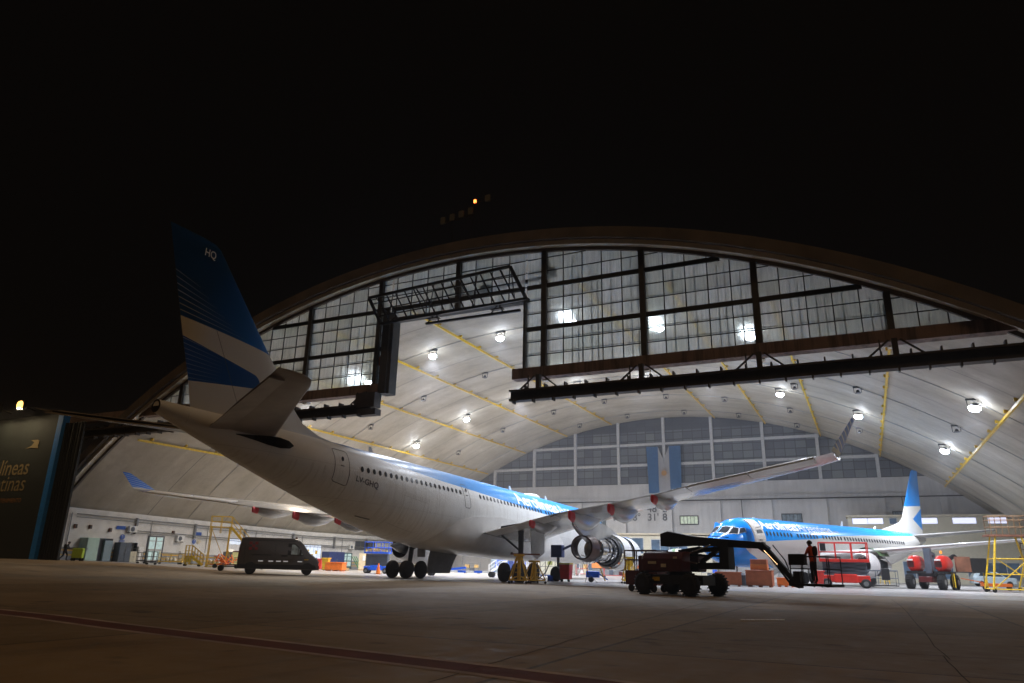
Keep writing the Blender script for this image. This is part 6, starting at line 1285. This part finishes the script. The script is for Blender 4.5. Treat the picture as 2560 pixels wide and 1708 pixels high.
T = wallthing('wall_window', 21.6, 23.8, 1.5, .1, 'pale window panel in the left wall behind the van tail', 'window'); MB().box(-1.1, 1.1, 0, .06, 0, 2.2).build('frame', 'white_paint', T); MB().box(-1.0, 1.0, .065, .08, 1.5, 2.1).build('pane', 'win_lit', T); MB().box(-1.0, 1.0, .065, .08, .1, 1.4).build('panel', 'wing_white', T)
cabinet(39.6, 43.2, .15, 2.35, 1.4, 'navy', 'dark blue store container right of the workshop front', 'container', 'store_container')
door_hole(44.3, 46.6, 2.3, 'dark teal door far along the left wall behind the pallets', 'door_glass', mat('teal', (.03, .12, .13), .4, var=.1), True, z0=.1)
T = wallthing('dark_window', 47.3, 52.5, 2.9, .1, 'dark upper window band above the blue scissor lift', 'window'); MB().box(-2.6, 2.6, 0, .06, 0, 1.4).build('frame', 'slate', T)
for i in range(4): MB().box(-2.5+i*1.27, -2.5+i*1.27+1.15, .065, .08, .1, 1.3).build('pane', 'glass_dark', T)
# trolleys and clutter in front of the left wall
def trolley(px, py, label, mt='yellow_paint', w=1.3, h=1.1, load=None, rz=.75):
    x, y = gp_(px, py); T = thing('trolley', x, y, None, rz, label, 'trolley'); B = MB()
    for z in (.3, h*.62, h): B.pipe([(-w/2, -.35, z), (w/2, -.35, z), (w/2, .35, z), (-w/2, .35, z), (-w/2, -.35, z)], .028, 6)
    for xx in (-w/2, 0, w/2):
        for yy in (-.35, .35): B.bar((xx, yy, .15), (xx, yy, h+(.25 if xx == -w/2 else 0)), .045)
    B.build('frame', mt, T); MB().box(-w/2, w/2, -.34, .34, .22, .27).build('shelf', mt, T)
    for xx in (-w/2+.1, w/2-.1):
        for yy in (-.3, .3): MB().wheel((xx, yy, .09), (0, 1, 0), .09, .05, 12).build('wheel', 'black_rubber', T)
    if load:
        o = MB()
        for k in range(3): o.lathe((-.35+k*.35, random.uniform(-.1, .1), .28), (0, 0, 1), [(0, .14), (.15, .2), (.3, .16), (.42, .05)], 9)
        o.build('sacks', load, T, smooth=True)
trolley(352, 1409, 'small black trolley with poles, leftmost of the trolleys by the wall', 'black_paint', .8, 1.0); trolley(377, 1412, 'black square cage trolley between the pole trolley and the yellow trolley', 'black_paint', .9, 1.15)
trolley(425, 1411, 'long yellow trolley carrying white sacks by the left wall', 'yellow_paint', 2.2, 1.0, 'sack')
trolley(533, 1418, 'yellow trolley of sacks right of the step stand', 'yellow_paint', 1.4, .9, 'sack')
x, y = gp_(521, 1414); T = thing('grey_tank', -35.5, 12.5, None, .7, 'grey box tank with a crumpled white sheet on top, right of the step stand', 'tank'); MB().box(-.6, .6, -.5, .5, .2, 1.5).build('body', 'slate', T, bevel=.03); MB().loft([[(.72*cos(a*pi/6), .6*sin(a*pi/6), 1.5+.03*(a % 3)) for a in range(12)], [(.4*cos(a*pi/6), .35*sin(a*pi/6), 1.75+.05*(a % 2)) for a in range(12)]]).build('sheet', 'sack', T)
x, y = gp_(562, 1421); T = thing('tow_gear', x, y, None, .75, 'heap of orange and yellow tow gear on a low wheeled frame behind the van', 'tow gear'); B = MB()
for k in range(12): B.bar((random.uniform(-1.1, 1.1), random.uniform(-.4, .4), random.uniform(.3, .7)), (random.uniform(-1.1, 1.1), random.uniform(-.4, .4), random.uniform(.5, 1.3)), .09)
B.box(-1.3, 1.3, -.4, .4, .28, .38).build('frame', 'orange_paint', T); MB().bar((-.2, 0, .5), (.1, 0, 1.6), .07).bar((.4, 0, .5), (.1, 0, 1.6), .07).bar((1.0, 0, .4), (2.6, -.1, .7), .08).build('draw_bar', 'yellow_paint', T)
for xx in (-.9, 1.0):
    for yy in (-.4, .4): MB().wheel((xx, yy, .2), (0, 1, 0), .2, .12, 14).build('wheel', 'black_rubber', T)
x, y = gp_(551, 1427); T = thing('van_trailer', x, y, None, radians(43), 'low dark two-wheeled tow dolly behind the van', 'dolly'); MB().bar((0, 0, .45), (2.6, -.2, .62), .08).bar((0, 0, .35), (2.6, .1, .35), .1).build('beam', 'black_paint', T)
for yy in (-.4, .4): MB().wheel((0, yy, .24), (0, 1, 0), .24, .14, 16).build('wheel', 'black_rubber', T)
x, y = gp_(590, 1419); T = thing('notice_board', x, y, None, .75, 'yellow-edged notice board leaning behind the van tail', 'board'); MB().box(-.5, .5, -.03, .03, .3, 1.5).build('panel', mat('pale_yellow', (.75, .75, .35), .6, var=.05), T); MB().box(-.5, .5, -.04, .04, 1.5, 1.62).box(-.3, .3, -.036, -.031, .9, .97).box(-.3, .3, -.036, -.031, .7, .77).box(-.3, .3, -.036, -.031, .5, .57).build('lines', 'dark_red', T)
# pallets and racks behind the blue scissor lift
def pallet_stack(px, py, n_, label, rz=.6):
    x, y = gp_(px, py); T = thing('pallet_stack', x, y, None, rz, label, 'pallets'); 
    for k in range(n_):
        B = MB()
        for i in range(5): B.box(-.6, .6, -.5+i*.225, -.5+i*.225+.12, k*.17+.12, k*.17+.145)
        for xx in (-.6, -.06, .48): B.box(xx, xx+.12, -.5, .5, k*.17+.0, k*.17+.118)
        B.build('pallet', 'wood', T)
pallet_stack(957, 1432, 9, 'tall stack of wooden pallets right of the blue scissor lift'); pallet_stack(856, 1427, 2, 'two pallets right of the orange tub', .3)
x, y = gp_(877, 1426); T = thing('crate_bundle', x, y+3, None, .6, 'tall wrapped wooden crate with a paper label left of the blue scissor lift', 'crate'); MB().box(-.8, .8, -.6, .6, .12, 2.3).build('body', mat('ply', (.62, .52, .36), .8, var=.1), T); MB().box(-.3, .35, -.64, -.603, 1.3, 2.0).build('label', 'white_paint', T); MB().box(-.84, .84, -.65, .65, 0, .119).build('base', 'wood', T)
B = MB(); x, y = gp_(888, 1427); T = thing('yellow_rack', x, y+2.5, None, .6, 'yellow steel post rack beside the wrapped crate', 'rack')
for xx in (-.3, .3): B.bar((xx, 0, 0), (xx, 0, 2.6), .14)
B.bar((-.3, 0, 2.2), (.3, 0, 2.2), .12).bar((-.3, 0, 1.2), (.3, 0, 1.2), .12); B.build('posts', 'yellow_paint', T); MB().box(-.5, .5, -.4, .4, 0, .08).build('base', 'yellow_paint', T)
x, y = gp_(945, 1436); T = thing('traffic_cone', x, y, None, 0, 'orange traffic cone at the right end of the blue scissor lift', 'cone'); MB().lathe((0, 0, .04), (0, 0, 1), [(0, .24), (1.0, .06)], 16).build('body', 'orange_paint', T); MB().box(-.3, .3, -.3, .3, 0, .04).build('base', 'black_rubber', T); MB().lathe((0, 0, .45), (0, 0, 1), [(0, .165), (.2, .13)], 16).build('band', 'white_paint', T)
x, y = gp_(842, 1424); T = thing('leaning_poles', x+1.0, y+4, None, .7, 'green poles leaning by the wall above the orange tub', 'poles')
for k in range(3): MB().bar((.3*k, 0, .05), (.3*k-1.2, .5, 1.9), .09).build('pole', 'green_paint', T)
x, y = gp_(968, 1428); T = thing('green_tug', x+3, y+8, None, .2, 'dark green tug half hidden behind the left main wheels', 'tug'); MB().box(-1.6, 1.6, -.8, .8, .35, 1.2).build('body', 'teal', T, bevel=.08); MB().loft([[(-1.2, -.7, 1.2), (.6, -.7, 1.2), (.6, .7, 1.2), (-1.2, .7, 1.2)], [(-1.0, -.6, 1.95), (.3, -.6, 1.95), (.3, .6, 1.95), (-1.0, .6, 1.95)]]).build('cab', 'pane_mat', T)
for xx in (-1.1, 1.1):
    for yy in (-.7, .7): MB().wheel((xx, yy, .36), (0, 1, 0), .36, .22, 18).build('wheel', 'black_rubber', T)
# a red trolley and a far cupboard row behind the starboard wheels
for px, py, lb, mt, w, h in ((1195, 1431, 'grey glazed store cupboard beyond the hanging gear door', 'grey_steel', 2.4, 2.6), (1222, 1430, 'dark blue locker right of the glazed store cupboard', 'navy', 1.4, 3.0)):
    x, y = gp_(px, py+4); T = thing('store_cupboard', x, y+6, 0, radians(25), lb, 'cupboard'); MB().box(-w/2, w/2, 0, .6, 0, h).build('body', mt, T, bevel=.02)
    for k in range(2):
        for j in range(2): MB().box(-w/2+.08+k*w/2, k*w/2-.08, -.03, -.003, .15+j*h*.48, h*.46+j*h*.48).build('door', 'pane_mat' if mt == 'grey_steel' else 'navy', T)
x, y = gp_(1560, 1445); T = thing('parts_rack', x, y+6, 0, .2, 'red and grey parts rack in front of the rear offices', 'rack'); B = MB()
for z in (.3, .9, 1.5, 2.1): B.box(-1.8, 1.8, -.4, .4, z, z+.06)
for xx in (-1.8, 0, 1.75): B.box(xx, xx+.06, -.4, .4, 0, 2.4)
B.build('frame', 'red_paint', T)
for k in range(7): MB().box(-1.6+k*.48, -1.6+k*.48+.36, -.3, .3, (.37, .97, 1.57)[k % 3], (.37, .97, 1.57)[k % 3]+.4).build('box', ('white_paint', 'slate', 'carton')[k % 3], T)
x, y = gp_(1500, 1440); T = thing('workbench', x, y+4, 0, .2, 'orange-topped grey workbench by the rear wall, under the open engine', 'workbench'); MB().box(-2.4, 2.4, -.5, .5, 1.0, 1.9).build('top', 'crate_orange', T); MB().box(-2.3, 2.3, -.4, .4, 0, .99).build('base', 'grey_steel', T)
T = thing('wall_sign', *gp_(1505, 1440), 4.0, 0, 'round blue safety sign on the rear wall, seen through the open engine', 'sign'); p_ = backp(1500, 1390, 65.4); T.location = LW(p_.x, 61.2, p_.z); T.rotation_euler = (0, 0, TH); MB().lathe((0, 0, 0), (0, -1, 0), [(0, .42), (.03, .42)], 24).build('disc', 'sign_blue', T); MB().box(-.45, .45, -.03, 0, -.95, -.58).build('sub_plate', 'sign_blue', T)
def crate_cart(px, py, w, h, mt, label, load=(), rz=.2, back=0):
    x, y = gp_(px, py); T = thing('parts_cart', x, y+back, None, rz, label, 'cart'); B = MB()
    for z in (.22, h*.55, h): B.box(-w/2, w/2, -.35, .35, z, z+.05)
    for xx in (-w/2, w/2-.05):
        for yy in (-.35, .30): B.box(xx, xx+.05, yy, yy+.05, .1, h+.25)
    B.build('frame', mt, T)
    for k, m_ in enumerate(load): a_ = -w/2+.08+k*(w-.1)/max(1, len(load)); MB().box(a_, a_+(w-.2)/len(load)*.85, -.28, .28, (.28 if k % 2 else h*.55+.06), (.28 if k % 2 else h*.55+.06)+h*.32).build('load', m_, T)
    for xx in (-w/2+.1, w/2-.1):
        for yy in (-.3, .3): MB().wheel((xx, yy, .09), (0, 1, 0), .09, .06, 12).build('wheel', 'black_rubber', T)
crate_cart(1300, 1437, 1.6, 1.4, 'blue_paint', 'blue parts cart behind the right main wheels', ('white_paint', 'slate'))
crate_cart(1455, 1440, 1.5, 1.6, 'red_paint', 'red parts cart beneath the open engine', ('slate', 'white_paint', 'carton'))
crate_cart(1535, 1444, 2.4, 1.7, 'red_paint', 'long red cart loaded with grey cases, right of the open engine', ('slate', 'slate', 'white_paint', 'dark_red'))
crate_cart(1600, 1452, 1.4, 1.2, 'yellow_paint', 'low yellow cart beside the bare engine core', ('grey_steel', 'orange_paint'))
crate_cart(1775, 1446, 2.2, 1.2, 'grey_steel', 'grey cart seen under the arm of the dark boom lift', ('white_paint', 'slate', 'blue_paint'))
crate_cart(2110, 1447, 2.0, 1.0, 'red_paint', 'red cart under the belly of the smaller airliner', ('orange_paint', 'slate'))
crate_cart(1180, 1434, 2.0, 1.2, 'grey_steel', 'grey cart of cartons by the hanging gear door', ('carton', 'slate', 'carton'))
crate_cart(1055, 1434, 1.6, 1.0, 'yellow_paint', 'yellow cart between the left main wheels and the gear door', ('carton', 'white_paint'))
crate_cart(905, 1424, 2.0, 1.7, 'green_paint', 'green cart at the left wall behind the blue scissor lift', ('carton', 'wood', 'white_paint'), .7, 4)
crate_cart(462, 1412, 1.4, 1.1, 'grey_steel', 'grey cart by the left wall, left of the step stand', ('white_paint', 'green_paint'), .7)
def ladder(px, py, h, mt, label, rz=.2, back=0):
    x, y = gp_(px, py); T = thing('step_ladder', x, y+back, None, rz, label, 'ladder'); B = MB()
    for s_ in (-.28, .28): B.bar((s_, -h*.28, 0), (s_*.7, 0, h), .05, .08)
    for k in range(int(h/.3)): z = .3*(k+1); B.box(-.27, .27, -h*.28*(1-z/h)-.05, -h*.28*(1-z/h)+.05, z-.015, z+.015) if z < h else 0
    B.build('steps', mt, T); B = MB()
    for s_ in (-.28, .28): B.bar((s_, h*.28, 0), (s_*.7, .03, h-.05), .04)
    B.bar((-.26, h*.2, h*.3), (.26, h*.2, h*.3), .03).build('rear_legs', mt, T)
ladder(1445, 1441, 2.6, 'bright_steel', 'silver step ladder under the open engine'); ladder(2215, 1462, 2.0, 'yellow_paint', 'yellow step ladder behind the empty work basket', .4, 4); ladder(1020, 1432, 2.2, 'bright_steel', 'silver step ladder behind the left main wheels')
# person pushing a green trolley, left edge
x, y = -40.0, -3.0; person(x, y, g(x, y), radians(38), 'dark-clothed person bending forward to push a yellow-green trolley', walk, ('dark_cloth', 'dark_cloth', 'skin_dim', 'black_rubber'))
T = thing('push_trolley', x+cos(radians(38))*1.05, y+sin(radians(38))*1.05, g(x, y), radians(38), 'yellow-green trolley pushed by the dark-clothed person', 'trolley'); MB().box(-.35, .55, -.3, .3, .25, 1.15).build('body', mat('lime', (.35, .5, .04), .6, var=.15), T, bevel=.06); MB().pipe([(-.4, -.2, 1.15), (-.52, -.2, 1.06), (-.52, .2, 1.06), (-.4, .2, 1.15)], .02, 6).build('handle', 'dark_steel', T)
for xx in (-.25, .45):
    for yy in (-.25, .25): MB().wheel((xx, yy, .13), (0, 1, 0), .13, .07, 14).build('wheel', 'black_rubber', T)
# plugs: a drop a few unused helper objects
for o in list(bpy.data.objects):
    if o.type == 'EMPTY' and not o.children and o.parent is None: bpy.data.objects.remove(o)

# ================================================================ thin night haze
m = bpy.data.materials.new('haze'); m.use_nodes = True; N = m.node_tree.nodes; N.remove(N['Principled BSDF']); v = N.new('ShaderNodeVolumePrincipled'); v.inputs['Density'].default_value = .0014; v.inputs['Anisotropy'].default_value = .7; v.inputs['Color'].default_value = (.9, .9, .95, 1)
m.node_tree.links.new(v.outputs[0], N['Material Output'].inputs['Volume'])
o = MB().box(-760, 760, -400, 860, -1.2, 60).build('haze', m); tag(o, kind='stuff')
